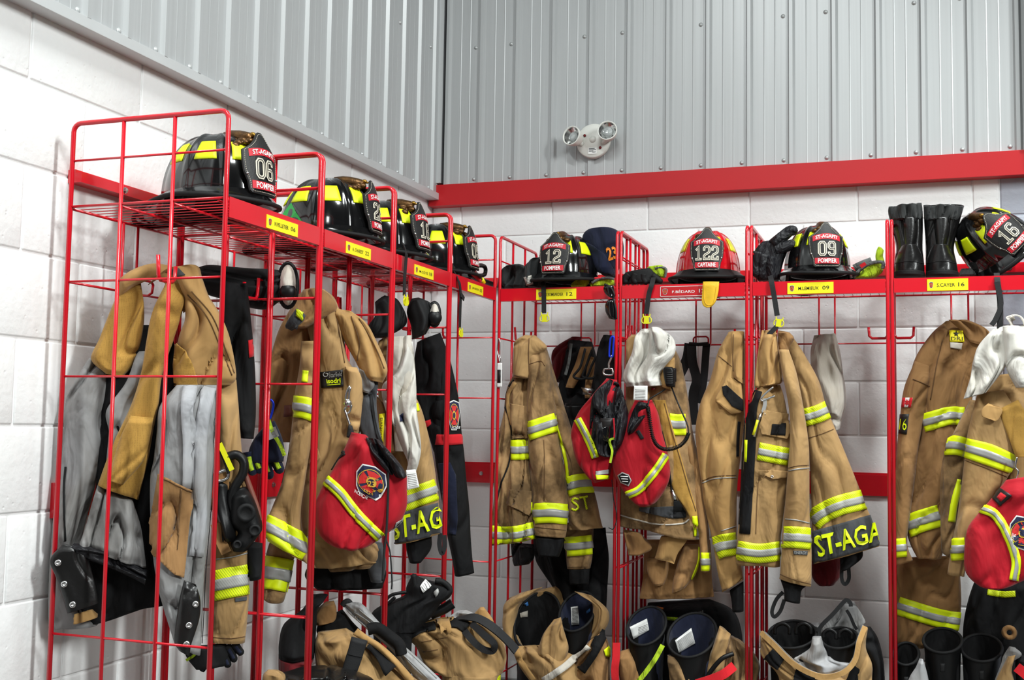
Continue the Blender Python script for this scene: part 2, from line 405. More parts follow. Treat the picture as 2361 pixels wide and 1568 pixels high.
def band(name, parent, mat, tg, line, wpx, off=.003, n=None, nv=3, th=.003):
    """a strip laid along a photo polyline; wpx width in photo pixels (number or list)"""
    if not isinstance(tg, (list, tuple)): tg = [tg]
    P = [Vector((x, y, 0)) for x, y in line]; m = len(P)-1
    W = wpx if isinstance(wpx, list) else [wpx]*(m+1)
    if n is None: n = max(6, m*4, int(sum((P[i+1]-P[i]).length for i in range(m))*KV[2]/5))
    if nv > 1: nv = max(nv, int(max(W)*KV[2]/6))
    gt = []; gb = []
    C = [crom(P, m*i/n) for i in range(n+1)]
    for i in range(n+1):
        d = (C[min(n, i+1)]-C[max(0, i-1)]).normalized(); q = Vector((-d.y, d.x, 0)); wv = crs(W, m*i/n)
        rt = []; rb = []
        for j in range(nv+1):
            p2 = C[i]+q*(wv*(j/nv-.5)); p, nn = hit(p2.x, p2.y, tg, off); rt.append(p); rb.append(p-nn*th)
        gt.append(rt); gb.append(rb)
    return sheet(gt, gb, name, mat, parent)
def stripe(parent, tg, line, wpx, ym='hiviz', gm='silver', off=.005, frac=.36):
    """yellow-silver-yellow reflective trim along a photo polyline"""
    y = band('reflective_stripe', parent, M[ym], tg, line, wpx, off)
    gw = [k*frac for k in wpx] if isinstance(wpx, list) else wpx*frac
    depth = 0; o = y
    while o.parent is not None: o = o.parent; depth += 1
    band('silver_centre', y if depth <= 1 else parent, M[gm], tg, line, gw, off+.0022)
    return y
def poly(name, parent, mat, tg, pts, off=.003, step=6., th=.002):
    """a cut piece of any outline laid on cloth; pts photo outline"""
    if not isinstance(tg, (list, tuple)): tg = [tg]
    P = [Vector((float(x), float(y))) for x, y in pts]
    Q = []
    for i, a in enumerate(P):
        b = P[(i+1) % len(P)]; k = max(1, int((b-a).length/step)); Q += [a.lerp(b, j/k) for j in range(k)]
    nb = len(Q)
    x0, x1 = min(p.x for p in P), max(p.x for p in P); y0, y1 = min(p.y for p in P), max(p.y for p in P)
    y = y0+step/2
    while y < y1:
        x = x0+step/2
        while x < x1:
            Q.append(Vector((x, y))); x += step
        y += step
    vv, ee, ff, _, _, _ = delaunay_2d_cdt(Q, [(i, (i+1) % nb) for i in range(nb)], [], 1, 1e-4)
    V = []; B = []
    for q in vv:
        p, n = hit(q.x, q.y, tg, off); V.append(p); B.append(p-n*th)
    N = len(V); F = [tuple(f) for f in ff]; F2 = [tuple(N+i for i in reversed(f)) for f in ff]
    cnt = {}
    for f in F:
        for i in range(len(f)): cnt[(f[i], f[(i+1) % len(f)])] = 1
    S = [(b, a, N+a, N+b) for a, b in cnt if (b, a) not in cnt]
    used = set(i for f in F for i in f)
    if len(used) < N:                              # drop loose points
        mp = {o: i for i, o in enumerate(sorted(used))}; K = len(mp)
        V = [V[i] for i in sorted(used)]+[B[i] for i in sorted(used)]
        g = lambda i: mp[i] if i < N else mp[i-N]+K
        F = [tuple(g(i) for i in f) for f in F+F2+S]
    else: V = V+B; F = F+F2+S
    return mesh_obj(name, V, F, mat, parent)

_tc = {}
def glyphs(txt, bold=0.0):
    if (txt, bold) in _tc: return _tc[(txt, bold)]
    c = bpy.data.curves.new('lettering', 'FONT'); c.body = txt; c.size = 1; c.resolution_u = 2; c.offset = bold
    o = bpy.data.objects.new('lettering', c); COL.objects.link(o)
    me = o.to_mesh()
    V = [v.co.copy() for v in me.vertices]; F = [tuple(p.vertices) for p in me.polygons]
    o.to_mesh_clear(); bpy.data.objects.remove(o); bpy.data.curves.remove(c)
    x0, x1 = min(v.x for v in V), max(v.x for v in V); y0, y1 = min(v.y for v in V), max(v.y for v in V)
    r = ([((v.x-x0)/(x1-x0), (v.y-y0)/(y1-y0)) for v in V], F, (x1-x0)/(y1-y0)); _tc[(txt, bold)] = r
    return r
def lettering(txt, fn, mat, parent, name='lettering', bold=0.0):
    """fn maps (u, v) in 0..1 to a point and lift direction; letters are thin solids"""
    P, F, _ = glyphs(txt, bold)
    V = [fn(u, v) for u, v in P]
    return mesh_obj(name, V, F, mat, parent, smooth=False)
def dletter(txt, quad, tg, mat, parent, off=.008, bold=0.0, name='lettering'):
    if not isinstance(tg, (list, tuple)): tg = [tg]
    def fn(u, v):
        v = 1-v
        x = lerp(lerp(quad[0][0], quad[1][0], u), lerp(quad[3][0], quad[2][0], u), v)
        y = lerp(lerp(quad[0][1], quad[1][1], u), lerp(quad[3][1], quad[2][1], u), v)
        return hit(x, y, tg, off)[0]
    return lettering(txt, fn, mat, parent, name, bold)
DIG = {'0': [[(.15, 0), (.45, 0), (.6, .15), (.6, .85), (.45, 1), (.15, 1), (0, .85), (0, .15), (.15, 0)]],
       '1': [[(.05, 0), (.55, 0)], [(.3, 0), (.3, 1), (.08, .82)]],
       '2': [[(0, .78), (0, .88), (.12, 1), (.48, 1), (.6, .88), (.6, .62), (.48, .5), (.12, .36), (0, .24), (0, 0), (.6, 0), (.6, .16)]],
       '5': [[(.58, 1), (.03, 1), (.03, .56), (.46, .6), (.6, .46), (.6, .14), (.46, 0), (.12, 0), (0, .12), (0, .22)]],
       '6': [[(.6, .85), (.6, .88), (.47, 1), (.13, 1), (0, .87), (0, .13), (.13, 0), (.47, 0), (.6, .13), (.6, .40), (.47, .52), (.05, .52)]],
       '8': [[(.13, .53), (.02, .62), (.02, .88), (.13, 1), (.47, 1), (.58, .88), (.58, .62), (.47, .53), (.13, .53), (0, .42), (0, .12), (.13, 0), (.47, 0), (.6, .12), (.6, .42), (.47, .53)]],
       '9': [[(0, .15), (0, .12), (.13, 0), (.47, 0), (.6, .13), (.6, .87), (.47, 1), (.13, 1), (0, .87), (0, .60), (.13, .48), (.55, .48)]],
       '3': [[(0, .88), (.12, 1), (.48, 1), (.6, .88), (.6, .62), (.48, .52), (.2, .52)], [(.48, .52), (.6, .42), (.6, .12), (.48, 0), (.12, 0), (0, .12)]]}
def ribbon2(path, wd):
    P = [Vector((x, y)) for x, y in path]; n = len(P); V = []; F = []; closed = (P[0]-P[-1]).length < 1e-6
    for i in range(n):
        a = P[i]-P[i-1] if i > 0 else ((P[0]-P[-2]) if closed else P[1]-P[0])
        b = P[i+1]-P[i] if i < n-1 else ((P[1]-P[0]) if closed else a)
        a = a.normalized(); b = b.normalized(); t = (a+b)
        t = t.normalized() if t.length > .1 else b
        q = Vector((-t.y, t.x)); k = 1/max(.5, q.dot(Vector((-a.y, a.x))))
        ext = Vector((0, 0))
        if not closed and i == 0: ext = -b*wd*.5
        if not closed and i == n-1: ext = a*wd*.5
        V += [P[i]+q*(wd/2*k)+ext, P[i]-q*(wd/2*k)+ext]
    for i in range(n-1): F.append((2*i, 2*i+1, 2*i+3, 2*i+2))
    return V, F
def digits(txt, fn, parent, h, wd, mat, name='number', inner=None):
    """block numerals built from strokes; fn maps metres (x, y) to a point"""
    for mt, sw, lift in ((mat, wd, 0), (inner, wd*.22, 1)):
        if mt is None: continue
        V = []; F = []; adv = .6*.72*h+wd*1.35; x = -(len(txt)*adv-wd*.35)/2+wd*.5
        for ch in txt:
            for path in DIG[ch]:
                v, f = ribbon2([(px*h*.72, py*h) for px, py in path], sw); n = len(V)
                V += [fn(p.x+x, p.y, lift) for p in v]; F += [tuple(i+n for i in q) for q in f]
            x += adv
        o = mesh_obj(name if not lift else 'inlay', V, F, mt, parent, smooth=False)
        parent = o if not lift else parent
# small crest shared by plates, bags and sleeves: outline in unit box
CREST = [(.08, .92), (.5, 1), (.92, .92), (1, .62), (.86, .2), (.72, .02), (.28, .02), (.14, .2), (0, .62)]
def crest(parent, fn, scale=1, writing=None, base=None):
    """fn(u, v, lift) -> point. navy shield with white rim, red cross, gold hub"""
    def pol(name, pts, mat, lift, par):
        c = (sum(p[0] for p in pts)/len(pts), sum(p[1] for p in pts)/len(pts)); pp = []
        for i, a in enumerate(pts):
            b = pts[(i+1) % len(pts)]; pp += [a, ((a[0]+b[0])/2, (a[1]+b[1])/2)]
        V = [fn(c[0], c[1], lift)]+[fn(x, y, lift) for x, y in pp]+[fn(c[0]+(x-c[0])*.5, c[1]+(y-c[1])*.5, lift) for x, y in pp]
        n = len(pp)
        F = [(0, 1+n+i, 1+n+(i+1) % n) for i in range(n)]+[(1+n+i, 1+i, 1+(i+1) % n, 1+n+(i+1) % n) for i in range(n)]
        return mesh_obj(name, V, F, mat, par, smooth=False)
    sc = lambda k: [(.5+(x-.5)*k, .52+(y-.52)*k) for x, y in CREST]
    rim = pol('crest', sc(1), M['white'], 0, parent)
    sub = rim if base is None else parent
    pol('crest_field', sc(.92), M['crestblue'], 1, sub)
    for k in range(4):
        a = k*pi/2; ca, sa = cos(a), sin(a)
        pts = [(.5+ca*x-sa*y, .5+(sa*x+ca*y)*.9) for x, y in ((.1, .07), (.31, .24), (.36, 0), (.31, -.24), (.1, -.07))]
        pol('crest_cross_arm', pts, M['crestred'], 2, sub)
    pol('crest_ring', [(.5+.40*cos(2*pi*i/24), .5+.38*sin(2*pi*i/24)) for i in range(24)], M['crestgold'], 1.5, sub)
    pol('crest_inner', [(.5+.375*cos(2*pi*i/24), .5+.355*sin(2*pi*i/24)) for i in range(24)], M['crestblue'], 1.8, sub)
    pol('crest_hub', [(.5+.16*cos(2*pi*i/12), .5+.15*sin(2*pi*i/12)) for i in range(12)], M['crestgold'], 3, sub)
    pol('crest_disc', [(.5+.11*cos(2*pi*i/10), .5+.10*sin(2*pi*i/10)) for i in range(10)], M['crestblue'], 4, sub)
    return rim
# ------------------------------------------------------------------ the setting
JO = .004                                           # joints lie this far behind the block faces
def wall_core(name, a, b):
    o = MB().box(a, b).build(name, M['paint'], smooth=False); struct(o)
    o['label'] = {'wall_left': 'white painted block wall on the left with grey siding above', 'wall_back': 'white painted block wall at the back with grey siding above'}[name]
    return o
floor_o = struct(MB().box((-.3, -8, -.1), (6, .3, 0)).build('floor', M['floor'], smooth=False))
struct(MB().box((-.3, -8, 4.5), (6.6, .3, 4.6)).build('ceiling', M['floor'], smooth=False))
wl = wall_core('wall_left', (-.2, -8, 0), (-JO, .2, 4.5))
wb = wall_core('wall_back', (-.006, JO, 0), (4.2, .2, 4.5))
def mk_blocks(wall, axis, joints_odd, joints_even, lo, hi, mat, matfn=None):
    cache = {}
    for c in range(0, 10):
        z0 = c*.2
        off = joints_odd if c % 2 else joints_even
        k = math.floor((lo-off)/.4)
        while off+k*.4 < hi:
            a = max(off+k*.4, lo); b = min(off+(k+1)*.4, hi); k += 1
            if b-a < .02: continue
            L = b-a-.006; H = .194
            mt = matfn(a) if matfn else mat
            key = (round(L, 3), mt.name)
            if key not in cache:
                me = bpy.data.meshes.new('block'); mm = MB()
                if axis == 'x': mm.box((0, 0, 0), (L, .03, H), .004)          # face at y=0, body behind
                else: mm.box((-.03, 0, 0), (0, L, H), .004)
                me.from_pydata([tuple(v) for v in mm.V], [], mm.F); me.materials.append(mt)
                me.polygons.foreach_set('use_smooth', [True]*len(me.polygons)); cache[key] = me
            o = bpy.data.objects.new('block', cache[key]); COL.objects.link(o); o.parent = wall
            p = Vector((a+.003, 0, z0+.003)) if axis == 'x' else Vector((0, a+.003, z0+.003))
            o.location = p-Vector(wall.location)
mk_blocks(wb, 'x', .133, .333, 0, 2.225, M['paint'])
mk_blocks(wb, 'x', .133, .333, 2.225, 3.6, M['paintg'])
MB().box((2.226, JO-.001, 0), (4.2, .05, 2.0)).build('painted_joint_backing', M['paintg'], wb, smooth=False)
mk_blocks(wl, 'y', -2.34, -2.145, -5.2, 0, M['paint'])

def siding_panel(wall, axis, start, ribs, pitch, z0, z1, d, sign=1):
    """one ribbed steel sheet: flats with raised ribs and two pencil ribs between them"""
    prof = []
    for i in range(ribs):
        s = start+i*pitch
        prof += [(s, 0), (s+.006, .013), (s+.019, .013), (s+.028, 0), (s+.067, 0), (s+.070, .001), (s+.073, 0), (s+.108, 0), (s+.111, .001), (s+.114, 0)]
    prof.append((start+ribs*pitch+.001, .0005))
    V = []; F = []
    for t in (0, -.004):
        for z in (z0, z1):
            for s, h in prof:
                V.append((s, -(d+h+t), z) if axis == 'x' else (d+h+t, s, z))
    n = len(prof)
    for i in range(n-1):
        F.append((i, i+1, n+i+1, n+i)); F.append((2*n+i+1, 2*n+i, 3*n+i, 3*n+i+1)); F.append((i+1, i, 2*n+i, 2*n+i+1))
    o = mesh_obj('siding_panel', V, F, M['siding'], wall, smooth=False)
    return o
SD = .03
for i in range(6): siding_panel(wb, 'x', .214+(i*4-4)*.1585 if i else .06, 4 if i else 1, .1585 if i else .154, 2.012, 4.5, SD-.0004*(i % 2))
for i in range(9): siding_panel(wl, 'y', -.132-(i+1)*4*.150+.008, 4, .150, 1.985, 4.5, SD+.01-.0004*(i % 2))
siding_panel(wl, 'y', -.124, 1, .13, 1.985, 4.5, SD+.01)
sm_ = MB(); sm_.lathe([(.0085, 0), (.0085, .0012), (.0050, .0015), (.0050, .0045), (.0035, .0055), (0, .0058)], n=10)
def screw(wall, p, axis):
    key = 'screw_'+axis
    if key not in bpy.data.meshes:
        me = bpy.data.meshes.new(key); R = Matrix.Rotation(pi/2, 3, 'X') if axis == 'x' else Matrix.Rotation(pi/2, 3, 'Y')
        me.from_pydata([tuple(R @ v) for v in sm_.V], [], sm_.F); me.materials.append(M['screw']); me.polygons.foreach_set('use_smooth', [True]*len(me.polygons))
    o = bpy.data.objects.new('screw', bpy.data.meshes[key]); COL.objects.link(o); o.parent = wall; o.location = Vector(p)-Vector(wall.location)
for k in range(14):
    screw(wb, (.199+.1585*k, -SD, 2.043), 'x')
    if k in (0, 1, 3, 4, 6, 8, 9, 11, 12): screw(wb, (.197+.1585*k, -SD, 2.606), 'x')
for k in range(16):
    screw(wl, (SD+.01, -.14-.150*k, 1.995), 'y')
    if k in (0, 2, 4, 7, 9): screw(wl, (SD+.01, -.147-.150*k, 2.587), 'y')
# flashing under the left siding, corner trims, red band
struct(MB().box((0, -5.5, 1.958), (.052, -.0, 1.986), .001).build('trim_1', M['flash'], smooth=False))
struct(MB().box((.0, -.05, 2.03), (.05, -.0, 4.5)).box((.0, -.06, 2.03), (.058, -.05, 4.5)).build('trim_2', M['flash'], smooth=False))
struct(MB().box((.053, -.05, 2.03), (.061, -.001, 4.5)).build('trim_3', M['dark'], smooth=False))
struct(MB().box((0.006, -.058, 1.933), (4.0, -.0, 2.022), .001).build('trim_4', M['redtrim'], smooth=False))
struct(MB().box((2.315, -.09, 2.022), (2.36, 0, 4.5)).build('trim_5', M['dark'], smooth=False))
# ---- emergency light on the siding
E0 = thing('emergency_light', (.721, -SD-.012, 2.09), 'white twin-head emergency light screwed to the grey siding', 'emergency light')
Rf = Matrix.Rotation(pi/2, 4, 'X')
T = lambda x, y, z: Matrix.Translation((x, y, z))
MB().lathe([(.07, 0), (.07, .016), (.066, .022), (0, .024)], T(.721, -SD-.012, 2.163) @ Rf, 40).build('base', M['plastic'], E0)
for sx, cx, cz, rx, rz in ((-1, .652, 2.173, -.28, -.1), (1, .792, 2.183, .1, .0)):
    hd = T(cx, -.095, cz) @ Matrix.Rotation(rx, 4, 'Z') @ Matrix.Rotation(-.12, 4, 'X') @ Rf
    h = MB().lathe([(.012, -.035), (.024, -.03), (.034, -.01), (.0385, .012), (.040, .022), (.0395, .025), (.036, .0255), (.0345, .019)], hd, 32, False).build('lamp_head', M['plastic'], E0)
    MB().lathe([(.0345, .0185), (.022, .0075), (.018, .004), (.001, .003)], hd, 32, False).build('reflector', M['reflector'], h)
    mb = MB()
    for k in range(7):
        a = 2*pi*k/7+.3
        b_ = MB().box((-.0045, -.0018, .0192), (.0045, .0018, .0212)).xf(hd @ Matrix.Rotation(a, 4, 'Z') @ T(0, .031, 0)); mb.add(b_.V, b_.F)
    mb.build('vent_slots', M['dark'], h)
    MB().lathe([(.019, .003), (.019, .010), (.012, .0145), (0, .016)], hd, 24).build('lens', M['lens'], h)
    MB().tube([(.721+sx*.045, -.06, 2.15), (lerp(.721, cx, .85), -.075, 2.163), (cx, -.075, cz-.005)], .011, 10).build('swivel_arm', M['plastic'], E0)
for dx, dz in ((-.033, .022), (.032, -.032)): MB().lathe([(.0055, 0), (.0055, .004), (0, .006)], T(.721+dx, -SD-.036, 2.163+dz) @ Rf, 12).build('test_button', M['dred'], E0)
MB().lathe([(.014, 0), (.014, .002), (0, .003)], T(.721, -SD-.035, 2.168) @ Rf, 20).build('cap', M['plastic'], E0)
lb = MB().box((.703, -SD-.0365, 2.108), (.738, -SD-.0345, 2.134)).build('rating_label', M['white'], E0, smooth=False)
mb = MB()
for k, (a, b_) in enumerate(((.706, .73), (.706, .735), (.706, .724), (.720, .735))): mb.box((a, -SD-.0375, 2.129-k*.005), (b_, -SD-.036, 2.131-k*.005))
mb.build('fine_print', M['ink'], lb, smooth=False)
# ------------------------------------------------------------------ red wire lockers
ZT, ZS = 1.709, 1.515
O3 = Vector((0, 0, 0))
def bar_mesh(name, pts, r, n=8):
    m = MB().tube(pts, r, n); me = bpy.data.meshes.new(name)
    me.from_pydata([tuple(v) for v in m.V], [], m.F); me.materials.append(M['red']); me.polygons.foreach_set('use_smooth', [True]*len(me.polygons)); return me
DP = .423                                           # panel depth; local frame: s along depth from the wall, t along the wall
# local panel frame: x = depth
frame_pts = [(0, 0, 0)]+[(0, 0, ZT-.02)]+[(.02-.02*cos(a), 0, ZT-.02+.02*sin(a)) for a in (pi/8, pi/4, 3*pi/8)]+[(.02, 0, ZT)]
frame_pts += [(DP-.02, 0, ZT)]+[(DP-.02+.02*sin(a), 0, ZT-.02+.02*cos(a)) for a in (pi/8, pi/4, 3*pi/8)]+[(DP, 0, ZT-.02), (DP, 0, 0)]
ME_frame = bar_mesh('frame_bar', frame_pts, .0058, 10)
ME_up = bar_mesh('upright', [(0, 0, .02), (0, 0, ZT)], .0046)
ME_cross = bar_mesh('crossbar', [(0, 0, 0), (DP, 0, 0)], .0028)
CZ = (1.62, 1.512, 1.335, 1.115, .53, .12)
def link(name, me, parent, loc, rz=0):
    o = bpy.data.objects.new(name, me); COL.objects.link(o); o.parent = parent; o.location = loc; o.rotation_euler = (0, 0, rz); return o
def rot(v, a): return Vector((v[0]*cos(a)-v[1]*sin(a), v[0]*sin(a)+v[1]*cos(a), v[2]))
def side_panel(root, loc, rz):
    p = link('side_panel', ME_frame, root, loc, rz)
    for u in (.142, .282): link('upright', ME_up, p, (u, 0, 0))
    for z in CZ: link('crossbar', ME_cross, p, (0, 0, z))
    return p
def locker(base, rz, width, left_panel, right_panel, label):
    """base: wall-side corner of the bay; local x = depth, local y = along the wall"""
    root = thing('gear_locker', base, label, 'locker', 'red wire gear lockers')
    root.rotation_euler = (0, 0, rz)
    g = .007
    if left_panel: side_panel(root, (0, g, 0), 0)
    if right_panel: side_panel(root, (0, width-g, 0), 0)
    W0, W1 = g+.006, width-g-.006
    # shelf: close front-to-back wires on two cross wires, steel lip in front
    mb = MB()
    n = int((W1-W0)/.029)
    for i in range(n+1):
        y = W0+(W1-W0)*i/n; mb.tube([(0, y, ZS-.004), (DP+.004, y, ZS-.004), (DP+.004, y, ZS-.012)], .0013, 5)
    sh = mb.build('shelf', M['red'], org=O3); sh.parent = root
    for x in (.004, .14, .28, .40):
        b = MB().tube([(x, W0, ZS-.0085), (x, W1, ZS-.0085)], .0034, 8).build('support_wire', M['red'], org=O3); b.parent = sh
    lip = MB().box((DP+.004, W0, ZS-.046), (DP+.0065, W1, ZS)).box((DP-.008, W0, ZS-.0025), (DP+.005, W1, ZS)).box((DP-.008, W0, ZS-.046), (DP+.005, W1, ZS-.0435)).build('front_lip', M['red'], smooth=False, org=O3); lip.parent = sh
    # back: hanger with two wires and a bar, double hook
    mid = width/2
    b = MB().tube([(.002, W0, 1.335), (.002, W1, 1.335)], .003, 8).build('back_bar', M['red'], org=O3); b.parent = root
    h = MB()
    for s in (-.028, .028): h.tube([(.008, mid+s, ZS-.01), (.008, mid+s, 1.345), (.016, mid+s, 1.33), (.045, mid+s, 1.328), (.057, mid+s, 1.335), (.06, mid+s, 1.355)], .0034, 8)
    h.tube([(.06, mid-.028, 1.355), (.06, mid-.02, 1.362), (.06, mid+.02, 1.362), (.06, mid+.028, 1.355)], .0034, 8)
    o = h.build('hanger_hook', M['red'], org=O3); o.parent = root
    for y0, s, on in ((W0-.006, 1, left_panel), (W1+.006, -1, right_panel)):
        if not on: continue
        o = MB().tube([(.25, y0, 1.39), (.25, y0+s*.004, 1.345), (.25, y0+s*.012, 1.334), (.25, y0+s*.055, 1.334), (.25, y0+s*.064, 1.342), (.25, y0+s*.066, 1.372)], .0046, 8).build('side_hook', M['red'], org=O3); o.parent = root
    return root
LW, LY0, LX0 = .4335, .5388, .068
RW, RX0, RY0 = .454, .4926, .092
lab_l = ['red wire locker at the open end of the left rack, plate 06', 'red wire locker holding the crested red gear bag, plate 22', 'red wire locker with the ST-AG coat, left rack, plate 18', 'red wire locker in the corner holding the black sweater, plate 05']
LOCK = []
for k in range(4):                                  # k=0 farthest from the corner
    y = -(LY0+(4-k)*LW)
    LOCK.append(locker((LX0, y, 0), 0, LW, True, True, lab_l[k]))
lab_r = ['red wire locker on the back wall beside the corner, plate 12', 'red wire locker under the red helmet', 'red wire locker under the black gloves and helmet 09', 'red wire locker under the leather boots']
for k in range(4):                                  # local x = depth points to -y, local y points to +x
    LOCK.append(locker((RX0+k*RW, -RY0, 0), -pi/2, RW, True, True, lab_r[k]))
# wall rails that carry the lockers
def rail(a, b, axis, z0, z1, d, label):
    m = MB()
    if axis == 'y': m.box((0, a, z0), (d, b, z1)).box((0, a, z1), (d*.55, b, z1+.008)); 
    else: m.box((a, -d, z0), (b, 0, z1)).box((a, -d*.55, z1), (b, 0, z1+.008))
    o = m.build('wall_rail', M['red'], smooth=False); tag(o, label, 'rail', 'red wall rails behind the lockers')
    k = a+.16
    while k < b:
        p = (d, k, (z0+z1)/2) if axis == 'y' else (k, -d, (z0+z1)/2)
        Rm = Matrix.Rotation(pi/2, 4, 'Y') if axis == 'y' else Matrix.Rotation(pi/2, 4, 'X')
        MB().lathe([(.009, 0), (.009, .002), (.006, .002), (.006, .006), (0, .0065)], Matrix.Translation(p) @ Rm, 6).build('bolt', M['steel'], o, smooth=False)
        k += .4
    return o
rail(-2.20, -.02, 'y', 1.586, 1.610, .04, 'red upper wall rail along the left block wall')
rail(.09, 2.34, 'x', 1.588, 1.617, .045, 'red upper wall rail along the back block wall')
rail(-2.21, -.02, 'y', .783, .858, .02, 'red lower wall rail along the left block wall')
rail(.09, 2.34, 'x', .783, .858, .02, 'red lower wall rail along the back block wall')
# ------------------------------------------------------------------ name plates on the shelf lips
def plate(under, axis, a0, a1, z0, z1, name, num, red=False, rounded=False):
    """a0..a1 along the wall in world metres"""
    c = (a0+a1)/2; d = .4915+.0072 if axis == 'y' else -(RY0+DP+.0068)
    f = (lambda a, z, k: Vector((LX0+DP+.0068+k, a, z))) if axis == 'y' else (lambda a, z, k: Vector((a, -(RY0+DP+.0068+k), z)))
    V = [f(a, z, k) for k in (0, .0016) for a, z in ((a0, z0), (a1, z0), (a1, z1), (a0, z1))]
    F = [(0, 3, 2, 1), (4, 5, 6, 7), (0, 1, 5, 4), (1, 2, 6, 5), (2, 3, 7, 6), (3, 0, 4, 7)]
    lbl = ('red' if red else 'yellow')+' name plate numbered '+num+' on the shelf lip '+under
    o = mesh_obj('name_plate', V, F, M['redtrim'] if red else M['plate'], None, smooth=False)
    tag(o, lbl, 'name plate', 'name plates on the shelf lips')
    L, H = a1-a0, z1-z0
    ink = M['white'] if red else M['ink']
    if red:
        bw = .0015
        mb = MB()
        for (p, q, r, s) in ((a0+.001, a1-.001, z0+.001, z0+.001+bw), (a0+.001, a1-.001, z1-.001-bw, z1-.001), (a0+.001, a0+.001+bw, z0+.001, z1-.001), (a1-.001-bw, a1-.001, z0+.001, z1-.001)):
            n = len(mb.V); mb.add([f(p, r, .0021), f(q, r, .0021), f(q, s, .0021), f(p, s, .0021)], [(0, 1, 2, 3)])
        mb.build('white_border', M['white'], o, smooth=False)
    crest(o, lambda u, v, k: f(a0+L*(.05+.10*u), z0+H*(.22+.56*v), .0019+k*.0003))
    lettering(name, lambda u, v: f(a0+L*(.24+.44*u), z0+H*(.33+.30*v), .0021), ink, o, 'lettering', .004)
    lettering(num, lambda u, v: f(a0+L*(.76+(.15 if len(num) < 3 else .19)*u), z0+H*(.33+.34*v), .0021), ink, o, 'lettering', .004)
for a0, a1, n, k, un in ((-2.108, -1.965, 'N.PELLETIER', '06', 'at the open rack end'), (-1.711, -1.565, 'A. CHAREST', '22', 'below the green-stickered helmet'), (-1.268, -1.124, 'M.CÔTÉ', '18', 'between two hanging chin straps'), (-.826, -.684, 'J.M. NADON', '05', 'nearest the corner')):
    plate(un, 'y', a0, a1, 1.471, 1.5025, n, k)
for a0, a1, n, k, r, un in ((.643, .793, 'R.BOMBARDIER', '12', 0, 'beside the navy cap'), (1.096, 1.275, 'F.BÉDARD', '122', 1, 'below the red helmet'), (1.529, 1.678, 'M.LEMIEUX', '09', 0, 'below the upright black helmet'), (1.969, 2.092, 'S.CAYER', '16', 0, 'below the leather boots')):
    plate(un, 'x', a0, a1, 1.4715, 1.509, n, k, bool(r))
